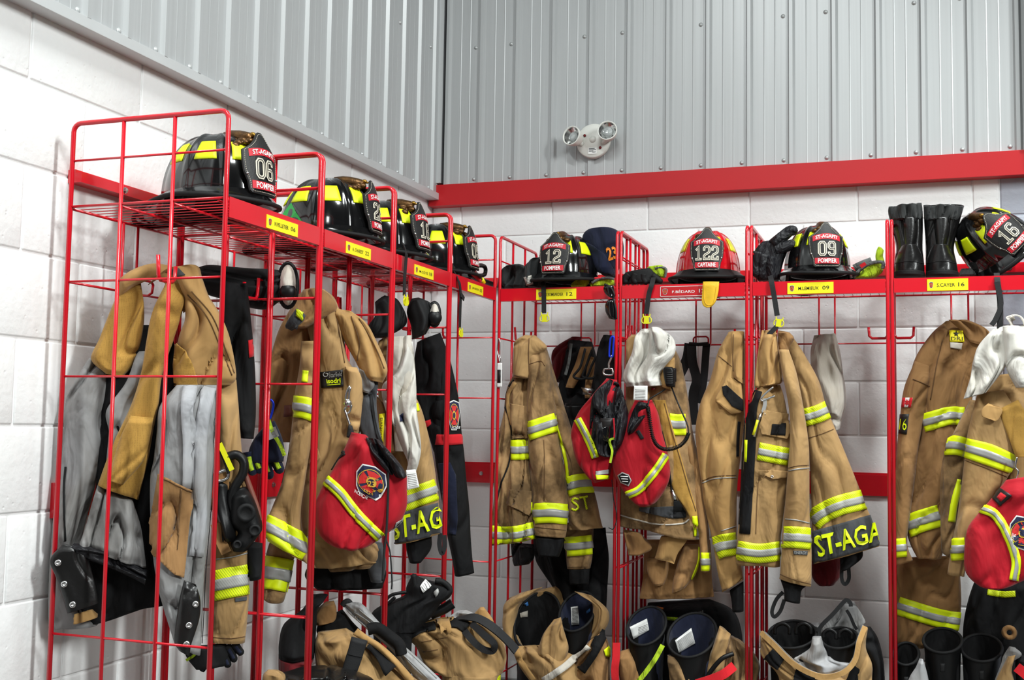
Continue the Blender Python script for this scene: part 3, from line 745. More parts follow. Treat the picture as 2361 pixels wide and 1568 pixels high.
# ------------------------------------------------------------------ fire helmets
def helmet(num, title, pos, ang, shell, label, tiltM=None, side_num=None, refl=True, extras=None):
    Mx = Matrix.Translation(pos) @ (tiltM if tiltM else Matrix.Identity(4)) @ Matrix.Rotation(ang, 4, 'Z')
    X = lambda v: Mx @ Vector(v)
    root = thing('fire_helmet', pos, label, 'helmet', 'fire helmets on the shelves')
    A, B, H = .143, .110, .160
    ridges = [0, pi, pi/2, -pi/2, .78, -.78, pi-.78, pi+.78]
    def dome(a, e, off=0.0):
        """a azimuth from the front, e elevation 0..pi/2"""
        ce, se = cos(e), sin(e)
        k = 0
        for r in ridges:
            d = (a-r+pi) % (2*pi)-pi
            k = max(k, exp(-(d*cos(e)*A/.0055)**2)*.0042*sm(1.5, 1.2, e))
        ctop = exp(-((sin(a)*ce*B)/.012)**2)*.004*sm(.3, .8, e)
        r = 1+(off+max(k, ctop))/.12
        cx = abs(ce)**.8
        return Vector((A*cx*cos(a)*r, B*cx*sin(a)*r, .012+H*se*r))
    na, ne = 96, 26; V = []; F = []
    for j in range(ne+1):
        e = pi/2*j/ne
        for i in range(na): V.append(X(dome(2*pi*i/na, min(e, pi/2-.004))))
    for j in range(ne):
        for i in range(na): F.append((j*na+i, j*na+(i+1) % na, (j+1)*na+(i+1) % na, (j+1)*na+i))
    sh = mesh_obj('shell', V, F, shell, root)
    # brim
    V = []; F = []
    def rim(a):
        back = max(0, -cos(a)); front = max(0, cos(a))
        return Vector((cos(a)*(.168 if cos(a) > 0 else .168+.085*back), sin(a)*.137, -.004-.030*back**2-.006*front+.006*abs(sin(a))**2))
    nb = 96
    prof = [(0, .010), (.35, .006), (.8, .004), (1, .0045), (1.0, -.0045), (.8, -.002), (.3, .0), (-.05, .0)]
    for i in range(nb):
        a = 2*pi*i/nb; q = rim(a); p = dome(a, 0); p.z = .012
        for t, dz in prof: V.append(X(p.lerp(q, t)+Vector((0, 0, dz))))
    k = len(prof)
    for i in range(nb):
        for j in range(k-1): F.append((i*k+j, i*k+j+1, ((i+1) % nb)*k+j+1, ((i+1) % nb)*k+j))
    mesh_obj('brim', V, F, shell if shell is M['shell'] else M['rubber'], root)
    MB().tube([X(rim(2*pi*i/64)) for i in range(64)], .0058, 8, closed=True).build('brim_edging', M['rubberm'], root)
    # lining and ear flap below the shell
    mb = MB()
    mb.lathe([(.132, .012), (.118, .006), (.10, .004), (.09, .02), (.05, .06), (0, .07)], Mx @ Matrix.Diagonal((1.02, .78, 1, 1)), 40)
    mb.build('liner', M['black'], root)
    V = []; F = []
    for i in range(25):
        a = pi*.42+pi*1.16*i/24
        for dz, rr in ((.008, .95), (-.012, .97), (-.03, 1.0), (-.03, .94), (-.01, .9)):
            q = dome(a, 0)*rr; V.append(X((q.x, q.y, max(dz, -.0) if False else dz*(.55+.45*abs(sin(a))) )))
    for i in range(24):
        for j in range(5): F.append((i*5+j, i*5+(j+1) % 5, (i+1)*5+(j+1) % 5, (i+1)*5+j))
    mesh_obj('ear_flap', V, F, M['fleece'], root)
    # reflective trapezoids between the ridges
    if refl:
        cells = [.39, 1.18, 1.18+.79, pi-.39]
        for s in (1, -1):
            for c in cells:
                V = []; F = []; n = 6
                for off in (.0025, .0005):
                    for j in range(n+1):
                        e = lerp(.52, .90, j/n); hw = lerp(.235, .19, j/n)
                        for i in range(n+1): V.append(X(dome(s*c+lerp(-hw, hw, i/n), e, off)))
                N = (n+1)**2
                for j in range(n):
                    for i in range(n): q = j*(n+1)+i; F.append((q, q+1, q+n+2, q+n+1))
                bd = list(range(n+1))+[i*(n+1)+n for i in range(1, n+1)]+[n*(n+1)+i for i in range(n-1, -1, -1)]+[i*(n+1) for i in range(n-1, 0, -1)]
                for q in range(len(bd)): a_, b_ = bd[q], bd[(q+1) % len(bd)]; F.append((b_, a_, N+a_, N+b_))
                mesh_obj('reflector', V, F, M['hiviz'] if shell is M['shell'] else M['buckle'], root)
    # front shield
    RC = .105
    def sp(s, t, lift=0):
        ph = s/RC; x = .160-.10*max(0, t)-.45*max(0, t-.1)**1.3+RC*(cos(ph)-1)+lift*.0011*cos(ph)
        return X((x+.0, RC*sin(ph), .010+t*.93+lift*.0003))
    def outline(k=1.0):
        O = [(-.040, .0), (-.046, .006), (-.049, .03), (-.058, .055), (-.061, .085), (-.060, .112), (-.050, .118), (-.036, .128), (-.022, .143), (-.013, .158), (-.006, .166)]
        O = O+[(-x, y) for x, y in reversed(O)]
        cy = .075
        return [(x*k, cy+(y-cy)*(1-(1-k)*.8)) for x, y in O]
    def face(pts, lift, mat, name, par, th=2.2, rings=4):
        cx = sum(p[0] for p in pts)/len(pts); cy = sum(p[1] for p in pts)/len(pts); n = len(pts); V = []; F = []
        for r in range(rings+1):
            k = 1-r/rings
            for x, y in pts: V.append(sp(cx+(x-cx)*k, cy+(y-cy)*k, lift))
        for r in range(rings):
            for i in range(n): F.append((r*n+i, r*n+(i+1) % n, (r+1)*n+(i+1) % n, (r+1)*n+i))
        b = len(V); V += [sp(x, y, lift-th) for x, y in pts]
        F += [(b+i, b+(i+1) % n, (i+1) % n, i) for i in range(n)]
        return mesh_obj(name, V, F, mat, par, smooth=False)
    sd = face(outline(), 3, M['leatherb'], 'front_shield', root, 5)
    # stitching, red banners with words, number, rivets
    st = outline(.93); mb = MB()
    for i in range(len(st)):
        a, b = Vector(st[i]), Vector(st[(i+1) % len(st)]); m = max(1, int((b-a).length/.0048))
        for j in range(m):
            p, q = a.lerp(b, (j+.15)/m), a.lerp(b, (j+.75)/m); mb.tube([sp(p.x, p.y, 3.6), sp(q.x, q.y, 3.6)], .0006, 4)
    mb.build('stitching', M['ivory'], sd)
    arc = lambda u, v: ((u-.5)*.092, .098+v*.020+.012*cos((u-.5)*2.6)-.008)
    pts = [arc(i/12, 0) for i in range(13)]+[arc(i/12, 1) for i in range(12, -1, -1)]
    V = [sp(*arc(i/14, j), 4) for j in (0, 1) for i in range(15)]
    b1 = mesh_obj('banner', V, [(i, i+1, 16+i, 15+i) for i in range(14)], M['banner'], sd, smooth=False)
    lettering('ST-AGAPIT', lambda u, v: sp(*arc(.10+.8*u, .17+.66*v), 5), M['white'], sd, 'lettering', .018)
    V = [sp(lerp(-.041, .041, i/10), .011+j*.021, 4) for j in (0, 1) for i in range(11)]
    mesh_obj('banner', V, [(i, i+1, 12+i, 11+i) for i in range(10)], M['banner'], sd, smooth=False)
    lettering(title, lambda u, v: sp(lerp(-.031, .031, u), .0135+.016*v, 5), M['white'], sd, 'lettering', .018)
    hh = .046
    dsc = 1 if len(num) == 2 else .9
    digits(num, lambda x, y, l: sp(x*dsc, .043+y, 4.4+l*.9), sd, hh, .0088, M['ivory'], 'number', M['leatherb'])
    for s in (-1, 1):
        MB().blob(sp(s*.052, .048, 4), (.0035, .0035, .0035), 8, 6).build('rivet', M['steel'], sd)
    # cast eagle on the crown that holds the shield's tip
    rnd = random.Random(num); mb = MB()
    path = [Vector((.02, 0, .170)), Vector((.045, 0, .168)), Vector((.07, 0, .163)), Vector((.09, 0, .158)), Vector((.105, 0, .157)), Vector((.112, 0, .158))]
    mb.tube([X(p) for p in path], [.010, .014, .016, .016, .013, .008], 10)
    for k in range(40):
        t = rnd.random(); p = path[0].lerp(path[-1], t); r = rnd.uniform(.006, .012); yy = rnd.uniform(-.034, .034)
        mb.blob(X((p.x, yy, p.z-.002-abs(yy)*.55-rnd.uniform(0, .012))), (r*1.3, r, r*.9), 8, 6)
    eg = mb.build('eagle_crest', M['bronze'], root)
    MB().blob(X((.112, 0, .163)), (.009, .007, .007), 10, 8).blob(X((.121, 0, .160)), (.006, .003, .003), 8, 6).build('eagle_head', M['gold'], eg)
    if side_num:
        for s in (1, -1):
            digits(side_num, lambda x, y, l: X(dome(s*2.0+(x/.12), .32+y*6.0, .0022+l*.001)), root, .03, .006, M['white'], 'side_number')
    if extras: extras(root, X, dome)
    return root, Mx
def chin_strap(root, pts, pl, buckle, bscale=1.0, w=.017, tail=None, turn=0.0):
    """webbing that hangs over the lip with its yellow quick-release buckle; pts photo points on plane pl"""
    P = [at(x, y, pl) if len(q) == 2 else at(x, y, pl, q[2]) for q in pts for x, y in [q[:2]]]
    m = len(P)-1; C = [crom(P, m*i/20) for i in range(21)]
    n = pl[0]
    MB().strip(C, n, w, .0025).build('chin_strap', M['webbing'], root, smooth=False)
    b = at(buckle[0], buckle[1], pl, .002); s = .0165*bscale
    x = Vector((0, 0, 1)).cross(n); x = (x*cos(turn)+Vector((0, 0, 1))*sin(turn)).normalized(); z = n.cross(x)
    Mb = Matrix((( x.x, z.x, n.x, b.x), (x.y, z.y, n.y, b.y), (x.z, z.z, n.z, b.z), (0, 0, 0, 1)))
    mb = MB().prism([(-s*.55, -s*.9), (s*.55, -s*.9), (s*.5, s*.45), (-s*.5, s*.45)], Mb, .006)
    mb.prism([(-s*.75, s*.45), (s*.75, s*.45), (s*.75, s*.75), (-s*.75, s*.75)], Mb, .006)
    for k in (-1, 1):
        mb.tube([Mb @ Vector(p) for p in ((k*s*.65, s*.6, .003), (k*s*1.02, s*.1, .003), (k*s*1.0, -s*.5, .003), (k*s*.55, -s*.85, .003))], s*.13, 6)
        mb.tube([Mb @ Vector(p) for p in ((k*s*.7, s*.6, .003), (k*s*.72, s*1.2, .003))], s*.12, 6)
    mb.build('buckle', M['buckle'], root, smooth=False)
    if tail:
        P = [at(x, y, pl, .006) for x, y in tail]; m = len(P)-1
        MB().strip([crom(P, m*i/12) for i in range(13)], n, w*.9, .0025).build('strap_tail', M['webbing'], root, smooth=False)
zh = ZS+.034
def ex22(root, X, dome):
    V = [X(dome(a, e, .002)) for a, e in ((-1.75, .10), (-2.25, .10), (-2.35, .3), (-2.2, .52), (-1.95, .30))]
    mesh_obj('sticker', V, [(0, 1, 2, 3, 4)], M['green'], root, smooth=False)
h06, _ = helmet('06', 'POMPIER', (.305, -2.03, zh), radians(-10), M['shell'], 'black fire helmet numbered 06, farthest from the corner on the left rack')
h22, _ = helmet('22', 'POMPIER', (.325, -1.505, zh), radians(6), M['shell'], 'black fire helmet with shield number 22 and a green sticker', extras=ex22)
h18, _ = helmet('18', 'POMPIER', (.33, -1.16, zh), radians(-2), M['shell'], 'black fire helmet numbered 18 with its strap hanging over the left rack lip')
h05, _ = helmet('05', 'POMPIER', (.33, -.73, zh), radians(0), M['shell'], 'black fire helmet numbered 05, with white side numerals, nearest the corner', side_num='05')
h12, _ = helmet('12', 'POMPIER', (.722, -.40, zh), radians(-93), M['shell'], 'black fire helmet numbered 12 between charcoal fleece and navy cap')
h122, _ = helmet('122', 'CAPITAINE', (1.235, -.36, zh), radians(-82), M['shellr'], 'red fire helmet with shield number 122')
h09, _ = helmet('09', 'POMPIER', (1.615, -.37, zh), radians(-74), M['shell'], 'black fire helmet numbered 09 between black gloves and lime glove')
tilt = Matrix.Rotation(radians(-46), 4, 'Y') @ Matrix.Rotation(radians(16), 4, 'X')
h16, _ = helmet('16', 'POMPIER', (2.215, -.33, ZS+.10), radians(-80), M['shell'], 'black fire helmet with shield number 16, lying tipped over', tiltM=tilt)
PLX = PX(LX0+DP+.016); PLY = PY(RY0+DP+.016)
chin_strap(h18, [(930, 565, -.03), (937, 582), (936, 600), (933, 640), (932, 682)], PLX, (934, 694), .95, turn=.1)
chin_strap(h05, [(1048, 630, -.03), (1058, 648), (1062, 680), (1061, 720), (1060, 757)], PLX, (1061, 768), .9, tail=[(1064, 680), (1070, 690)])
chin_strap(h12, [(1250, 650, -.03), (1253, 662), (1254, 690), (1254, 722)], PLY, (1256, 733))
chin_strap(h122, [(1507, 640, -.03), (1503, 656), (1496, 680), (1490, 724)], PLY, (1491, 737), 1.0)
chin_strap(h09, [(1776, 636, -.03), (1779, 650), (1786, 690), (1792, 728)], PLY, (1796, 744), .95, tail=[(1792, 752), (1782, 762), (1772, 772)], turn=-.15)
chin_strap(h16, [(2298, 630, -.03), (2300, 650), (2306, 700), (2305, 760), (2304, 792)], PLY, (2305, 804), 1.0, tail=[(2298, 650), (2308, 700), (2296, 735), (2286, 750)])
# ------------------------------------------------------------------ gear hanging in the back-wall lockers
K1 = (1120, 750, .38265); K2 = (1580, 740, .44643); K3 = (1960, 700, .55357); K5 = (1120, 1250, .27954); K6 = (1700, 1250, .27997)
K4 = (560, 1250, .28801); KA = (80, 200, .38265); KB = (600, 330, .31881); KC = (80, 780, .50255); KD = (560, 640, .44643); KE = (1120, 500, .27107); KG = (1700, 450, .28702)
def hang(name, px, py, pl, label, cat, group=None):
    return thing(name, at(px, py, pl), label, cat, group)
def seam(parent, tg, line, w=3.5, mat='seam', off=.002, name='seam'):
    return band(name, parent, M[mat], tg, line, w, off, nv=1, th=.002)
def snap(parent, tg, x, y, r=.006, mat='steel'):
    p, n = hit(x, y, tg if isinstance(tg, list) else [tg], .001)
    q = n.to_track_quat('Z', 'Y').to_matrix().to_4x4()
    return MB().lathe([(r, 0), (r, .0015), (r*.7, .003), (r*.35, .0028), (r*.3, .0012), (0, .0012)], Matrix.Translation(p) @ q, 14).build('snap', M[mat], parent)
def rope(name, parent, mat, pts, r, pl=None, n=40, seg=8):
    """pts: (x, y[, lift]) photo points on plane pl"""
    P = [at(p[0], p[1], pl, p[2] if len(p) > 2 else 0) for p in pts]; m = len(P)-1
    return MB().tube([crom(P, m*i/n) for i in range(n+1)], r, seg).build(name, M[mat], parent)
def strap3(name, parent, mat, pts, w, pl, th=.003, n=30, nrm=None):
    P = [at(p[0], p[1], pl, p[2] if len(p) > 2 else 0) for p in pts]; m = len(P)-1
    return MB().strip([crom(P, m*i/n) for i in range(n+1)], nrm or pl[0], w, th).build(name, M[mat], parent, smooth=False)
COAT = 'turnout coats hanging in the lockers'

# ---- coat in the corner-side locker
setk(*K1)
P = PY(.47); J = hang('turnout_coat', 260, 1330, P, 'worn tan turnout coat hanging open with sooty sleeves, below helmet 12', 'coat', COAT)
rb = loft('back_panel', J, M['tan3'], [(330, 110, 370, 150), (370, 300, 420, 330), (400, 480, 480, 520), (440, 650, 545, 720), (480, 830, 605, 880), (495, 1000, 655, 1010), (500, 1150, 690, 1170), (500, 1235, 705, 1225)], PY(.43), .035, amp=.010, seed=3, hem=.01)
stripe(J, rb, [(488, 975), (560, 955), (648, 950)], 118)
band('yellow_edge', J, M['hiviz'], rb, [(408, 490), (430, 620), (470, 760), (490, 880), (488, 960)], 16)
for q in ([(560, 1050), (536, 1042), (520, 1058), (542, 1076), (558, 1096), (540, 1114), (518, 1106)], [(565, 1040), (615, 1030)], [(592, 1035), (610, 1110)]): band('letter_stroke', J, M['hatchy'], rb, q, 12, n=12, nv=1)
lb = loft('front_panel', J, M['tan3'], [(180, 280, 268, 300), (135, 380, 262, 400), (112, 520, 258, 520), (80, 660, 262, 700), (62, 820, 264, 850), (55, 1000, 282, 1000), (48, 1120, 288, 1150), (25, 1330, 296, 1290)], P, .032, amp=.014, fu=13, seed=5, hem=.008)
stripe(J, lb, [(152, 752), (205, 752), (258, 748)], 118)
stripe(J, lb, [(30, 1262), (110, 1268), (200, 1262), (292, 1240)], 112)
band('zipper', J, M['rubberm'], lb, [(168, 330), (122, 400), (115, 480), (140, 560), (158, 680), (140, 830), (90, 960), (58, 1100)], 9, nv=1)
band('front_facing', J, M['tan4'], lb, [(176, 345), (136, 420), (135, 500), (160, 600)], 22, nv=2, off=.004)
poly('pocket', J, M['tan3'], lb, [(150, 470), (250, 490), (250, 680), (160, 690)], .008)
poly('pocket', J, M['tan3'], lb, [(150, 990), (275, 1000), (265, 1150), (130, 1080)], .009)
poly('side_tab', J, M['hiviz'], lb, [(235, 1080), (280, 1065), (285, 1140), (255, 1120)], .008)
sl = loft('sleeve', J, M['tan3'], [(262, 75, 330, 90), (262, 180, 375, 180), (260, 330, 400, 330), (254, 480, 420, 480), (254, 600, 430, 600), (258, 720, 448, 740), (270, 860, 475, 880), (284, 1050, 493, 1050), (290, 1200, 488, 1210), (298, 1262, 478, 1280)], P, .045, amp=.007, seed=8, lean=0, top=.6)
sl2 = [sl]
stripe(J, sl, [(252, 640), (335, 612), (425, 582)], 112)
stripe(J, sl, [(284, 1135), (390, 1130), (492, 1140)], 122)
seam(J, sl, [(268, 700), (340, 668), (428, 650)]); seam(J, sl, [(262, 235), (330, 215), (355, 245)]); seam(J, sl, [(350, 690), (355, 900), (350, 1060)])
seam(J, sl, [(292, 1215), (390, 1225), (482, 1235)])
cl = loft('collar', J, M['tan'], [(235, 62, 300, 62), (178, 105, 368, 135), (172, 190, 300, 190), (166, 270, 272, 280), (170, 318, 262, 322)], PY(.50), .03, amp=.008, seed=12, top=.5)
seam(J, cl, [(262, 80), (258, 180), (262, 300)], 5); seam(J, cl, [(170, 300), (210, 310), (262, 318)], 5)
loft('cuff', J, M['black'], [(305, 1262, 470, 1280), (310, 1330, 460, 1340), (325, 1390, 440, 1395)], P, .035, amp=.004, seed=2)
s2 = loft('sleeve', J, M['tan3'], [(470, 1190, 650, 1190), (478, 1300, 645, 1290), (488, 1400, 640, 1395), (495, 1465, 628, 1465)], PY(.36), .04, amp=.006, seed=4)
stripe(J, s2, [(478, 1335), (560, 1330), (642, 1320)], 116)
loft('cuff', J, M['black'], [(505, 1460, 625, 1460), (510, 1560, 620, 1560)], PY(.36), .035, amp=.004, seed=6)
# dark garments behind it
g = loft('hanging_trousers', None, M['black'], [(300, 1230, 720, 1220), (300, 1400, 740, 1400), (420, 1600, 730, 1600), (480, 1760, 720, 1760)], PY(.26), .05, amp=.015, seed=14)
tag(g.ob, 'dark trousers hanging in shadow behind the sooty coat', 'trousers')
g = loft('black_glove', None, M['blackn'], [(150, 1310, 290, 1320), (160, 1400, 290, 1400), (175, 1450, 260, 1440)], PY(.40), .03, amp=.01, seed=21)
tag(g.ob, 'crumpled black glove hanging below the sooty coat hem', 'glove')

# ---- harness pack behind, dark red cover, black pouch
setk(*K1)
B = hang('breathing_harness', 560, 500, PY(.25), 'black and tan breathing harness hanging from the back hook', 'harness')
h1 = loft('harness_pad', B, M['black'], [(500, 90, 640, 100), (480, 200, 665, 200), (450, 330, 670, 330), (440, 440, 650, 440), (480, 600, 600, 600)], PY(.22), .05, amp=.012, seed=31)
loft('tan_strap', B, M['tan2'], [(570, 130, 640, 130), (540, 230, 610, 240), (500, 320, 560, 330), (480, 375, 530, 380)], PY(.29), .012, amp=.004, seed=32)
loft('tan_strap', B, M['tan2'], [(620, 180, 660, 200), (605, 300, 650, 300), (598, 380, 635, 380), (598, 440, 632, 440)], PY(.30), .010, amp=.004, seed=33)
drape('steel_slide', B, M['steel'], h1, [(595, 375), (632, 375), (632, 412), (595, 412)], .10, 2, 2)
rope('black_cord', B, 'rubberm', [(600, 140), (570, 250), (530, 310), (600, 320), (640, 240), (665, 190)], .005, PY(.33))
rope('black_cord', B, 'rubberm', [(640, 150), (600, 260), (585, 310), (640, 320), (665, 300)], .005, PY(.33))
rope('grey_tube', B, 'glovegrey', [(515, 110), (500, 220), (480, 300)], .006, PY(.29))
loft('face_piece', B, M['rubber'], [(480, 470, 600, 470), (470, 560, 610, 560), (490, 650, 590, 640)], PY(.3), .04, amp=.004, seed=34)
g = loft('red_cover', None, M['dredc'], [(520, 70, 580, 70), (410, 150, 520, 170), (402, 260, 480, 270), (405, 340, 440, 345)], PY(.21), .03, amp=.006, seed=35)
tag(g.ob, 'dark red rounded cover hanging behind the breathing harness', 'cover')
g = loft('black_hood', None, M['black'], [(710, 60, 760, 60), (675, 150, 800, 140), (660, 280, 820, 280), (660, 420, 800, 420), (680, 520, 780, 520)], PY(.36), .04, amp=.01, seed=36)
tag(g.ob, 'black fabric hood hanging beside the blue carabiner', 'hood')
# ---- key tag on a chain at the corner
T_ = hang('key_tag', 84, 370, PY(.53), 'white key tag with black window hanging from a steel clip in the corner', 'key tag')
setk(*KE)
mb = loft('tag_body', T_, M['white'], [(100, 1245, 140, 1245), (98, 1290, 140, 1290), (97, 1400, 140, 1400), (97, 1450, 138, 1450)], PY(.525), .003, amp=0, nu=8, nv=10, top=.9, pw=.2)
drape('tag_window', T_, M['ink'], mb, [(99, 1300), (139, 1300), (139, 1412), (98, 1412)], .001, 2, 2, .001)
rope('clip', T_, 'steel', [(118, 1240), (110, 1190), (98, 1140), (104, 1060), (112, 1035), (120, 1060), (120, 1110), (116, 1170), (124, 1200), (122, 1240)], .002, PY(.525))
# ---- red gear bag with the black drawn mouth
setk(*K1)
PB = PY(.55)
R1 = hang('gear_bag', 650, 950, PB, 'red drawstring gear bag hanging from a blue carabiner, black mouth open', 'bag', 'red gear bags')
b1 = loft('bag_body', R1, M['rednyl'], [(730, 320, 790, 330), (640, 430, 800, 430), (560, 530, 820, 540), (520, 640, 850, 640), (530, 740, 800, 760), (560, 830, 760, 850), (620, 910, 745, 910), (660, 950, 735, 925)], PB, .05, amp=.006, seed=41)
mth = loft('drawn_mouth', R1, M['blackn'], [(750, 325, 800, 350), (660, 420, 835, 440), (630, 540, 862, 560), (628, 660, 850, 680), (670, 760, 800, 765), (730, 795, 790, 790)], PY(.57), .045, amp=.02, fu=15, seed=42)
stripe(R1, [b1, mth], [(555, 565), (600, 650), (640, 740), (660, 800)], 46)
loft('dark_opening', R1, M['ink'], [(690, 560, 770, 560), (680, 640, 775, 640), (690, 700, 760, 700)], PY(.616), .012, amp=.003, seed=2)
poly('goggle_lens', R1, M['lensd'], [mth], [(690, 620), (735, 605), (750, 650), (730, 705), (690, 690)], .03)
drape('brand_patch', R1, M['silver'], b1, [(662, 880), (742, 868), (742, 895), (662, 905)], .004)
drape('yellow_trim', R1, M['hiviz'], b1, [(660, 900), (742, 905), (740, 925), (668, 930)], .004)
strap3('lime_pull', R1, 'lime', [(772, 682), (750, 690), (748, 712), (762, 760), (750, 830)], .0075, PY(.645), .003)
rope('red_cord', R1, 'rednyl', [(770, 560), (775, 640), (772, 680)], .003, PY(.63))
rope('blue_carabiner', R1, 'blue', [(752, 190), (744, 180), (750, 90), (762, 68), (772, 75), (768, 130), (764, 185), (755, 192)], .0035, PY(.55))
rope('snap_clip', R1, 'steel', [(760, 180), (755, 200), (742, 230), (740, 260), (715, 265), (713, 295), (762, 298), (762, 265), (745, 262)], .0035, PY(.55))
rope('drawcord', R1, 'webbing', [(760, 930), (770, 1050), (790, 1150), (770, 1225), (740, 1220)], .0016, PY(.555))
# ---- coat with the white hood over its collar
P = PY(.46); J = hang('turnout_coat', 1030, 1300, P, 'tan turnout coat carrying a radio microphone, white hood over its collar', 'coat', COAT)
bd = loft('body', J, M['tan3'], [(850, 110, 1140, 140), (842, 250, 1180, 240), (845, 450, 1215, 430), (830, 700, 1235, 620), (805, 950, 1262, 900), (795, 1120, 1280, 1120), (800, 1205, 1265, 1290)], P, .045, amp=.010, seed=51, hem=.006)
bk = loft('sleeve', J, M['tan2'], [(1130, 220, 1180, 230), (1150, 420, 1215, 420), (1190, 640, 1245, 640), (1235, 880, 1295, 860), (1260, 1080, 1325, 1080), (1290, 1280, 1345, 1280), (1300, 1480, 1350, 1480)], PY(.44), .035, amp=.006, seed=52)
stripe(J, bk, [(1300, 1425), (1350, 1425)], 110)
loft('collar_pad', J, M['tan'], [(880, 55, 925, 60), (850, 95, 925, 110), (848, 170, 900, 190), (858, 222, 890, 230)], PY(.49), .02, amp=.004, seed=53)
pt = loft('shoulder_pad', J, M['tan4'], [(1060, 200, 1140, 195), (1040, 230, 1140, 250), (1045, 300, 1135, 320), (1060, 370, 1120, 390)], PY(.50), .02, amp=.003, seed=54)
stripe(J, bd, [(1098, 592), (1150, 600), (1205, 598)], 128)
fc = loft('front_facing', J, M['mesh'], [(1010, 450, 1085, 450), (1040, 545, 1105, 540), (1078, 690, 1150, 700), (1100, 800, 1180, 800), (1125, 980, 1230, 980), (1200, 1100, 1272, 1120), (1245, 1190, 1275, 1230)], PY(.505), .008, amp=.003, seed=55)
band('zipper', J, M['rubberm'], [bd, fc], [(1062, 640), (1088, 740), (1104, 860), (1118, 980), (1135, 1040)], 9, off=.005, nv=1)
seam(J, fc, [(1075, 470), (1140, 700), (1170, 800), (1222, 980), (1266, 1120)], 4)
drape('zip_pull', J, M['steel'], [bd, fc], [(1112, 995), (1130, 990), (1155, 1055), (1135, 1060)], .007, 2, 2)
poly('inner_pocket', J, M['greyd'], bd, [(925, 1100), (1130, 1090), (1205, 1160), (1120, 1165), (925, 1120)], .006)
poly('black_tab', J, M['black'], bd, [(1130, 1060), (1160, 1055), (1205, 1120), (1205, 1160), (1130, 1160)], .009)
seam(J, bd, [(800, 1140), (900, 1170), (1040, 1200), (1180, 1195), (1225, 1170)], 9, 'cottong', name='hem_stitching')
band('yellow_edge', J, M['hiviz'], [bd, fc], [(1258, 1150), (1266, 1270)], 26, off=.006)
# brown garment below it
P2 = PY(.36)
G2 = hang('brown_trousers', 1090, 1560, P2, 'brown turnout trousers hanging below the coat with the radio microphone', 'trousers')
setk(*K5)
br = loft('leg', G2, M['tan2'], [(1310, -20, 1850, -20), (1305, 120, 1860, 120), (1295, 300, 1865, 300), (1268, 465, 1885, 450)], P2, .04, amp=.012, seed=61)
loft('knee_pad', G2, M['tan2'], [(1320, 130, 1500, 140), (1340, 260, 1500, 260), (1390, 360, 1470, 350)], PY(.41), .025, amp=.004, seed=62)
k2 = loft('leg', G2, M['tan2'], [(1640, 20, 1770, 20), (1590, 150, 1770, 150), (1550, 300, 1720, 280), (1540, 420, 1640, 380)], PY(.42), .03, amp=.005, seed=63)
band('yellow_edge', G2, M['hiviz'], k2, [(1762, 40), (1755, 160), (1700, 310)], 18)
setk(*K1)
fl = loft('tan_flap', G2, M['tan4'], [(1060, 1268, 1150, 1262), (1050, 1290, 1215, 1285), (1030, 1370, 1160, 1370), (1018, 1402, 1135, 1438)], PY(.46), .010, amp=.006, seed=64)
loft('side_flap', G2, M['tan2'], [(830, 1230, 930, 1250), (850, 1340, 1000, 1340), (860, 1385, 940, 1385)], PY(.45), .02, amp=.006, seed=65)
# ---- white hood on the collar, with its care label
H = hang('flash_hood', 950, 390, PY(.52), 'white cotton flash hood draped over a coat collar, care label showing', 'hood', 'flash hoods')
wh = loft('hood_cloth', H, M['cotton'], [(935, 25, 1050, 15), (905, 70, 1130, 80), (885, 170, 1138, 170), (845, 260, 1070, 260), (830, 320, 1050, 310), (850, 370, 1062, 360)], PY(.52), .045, amp=.016, fu=11, seed=71, hem=.012, top=.5)
lbx = loft('care_label', H, M['white'], [(893, 365, 975, 365), (890, 410, 975, 410), (888, 450, 975, 455)], PY(.60), .002, amp=.001, nu=8, nv=8, top=1, bot=1, pw=.2)
for k in range(7): band('fine_print', H, M['silver'], lbx, [(900, 388+k*9), (962, 390+k*9)], 2.5, off=.001, nv=1, th=.001)
# ---- radio microphone with coiled cord
RM = hang('radio_microphone', 1115, 380, PY(.53), 'black radio speaker microphone with coiled cord clipped to a coat', 'microphone')
mc = loft('microphone_body', RM, M['rubber'], [(1085, 250, 1125, 252), (1072, 270, 1140, 275), (1080, 330, 1142, 330), (1092, 370, 1140, 375)], PY(.535), .022, amp=0, nu=12, nv=14, pw=.4)
for k in range(6): band('grille_slot', RM, M['ink'], mc, [(1090, 285+k*13), (1128, 285+k*13)], 6, off=.0015, nv=1, th=.001)
loft('microphone_clip', RM, M['rubber'], [(1120, 255, 1148, 260), (1122, 340, 1148, 340)], PY(.525), .015, amp=0, nu=8, nv=8)
rope('cord', RM, 'rubber', [(1120, 375), (1150, 450, .04), (1185, 530, .06), (1215, 600, .08), (1222, 650, .087)], .0028, PY(.535))
ctr = [(1222, 650), (1205, 690), (1170, 725), (1120, 745), (1070, 745), (1030, 720), (1005, 670), (992, 600), (982, 530), (975, 490)]
Pc = [at(x, y, PY(.622)) for x, y in ctr]; hx = []
n = 420; m = len(Pc)-1
for i in range(n+1):
    t = m*i/n; c = crom(Pc, t); d = (crom(Pc, min(m, t+.02))-crom(Pc, max(0, t-.02))).normalized(); u = d.cross(Vector((0, 1, 0))).normalized(); v = d.cross(u); a = i*.78
    hx.append(c+u*cos(a)*.0055+v*sin(a)*.0055)
MB().tube(hx, .0021, 5).build('coiled_cord', M['rubber'], RM)
rope('cord', RM, 'rubber', [(975, 490, .09), (985, 450, .07), (1010, 430, .05), (1060, 400, .02), (1080, 385)], .0028, PY(.53))
drape('red_tag', RM, M['dred'], wh, [(1000, 372), (1026, 368), (1018, 420), (998, 425)], .01, 2, 2)
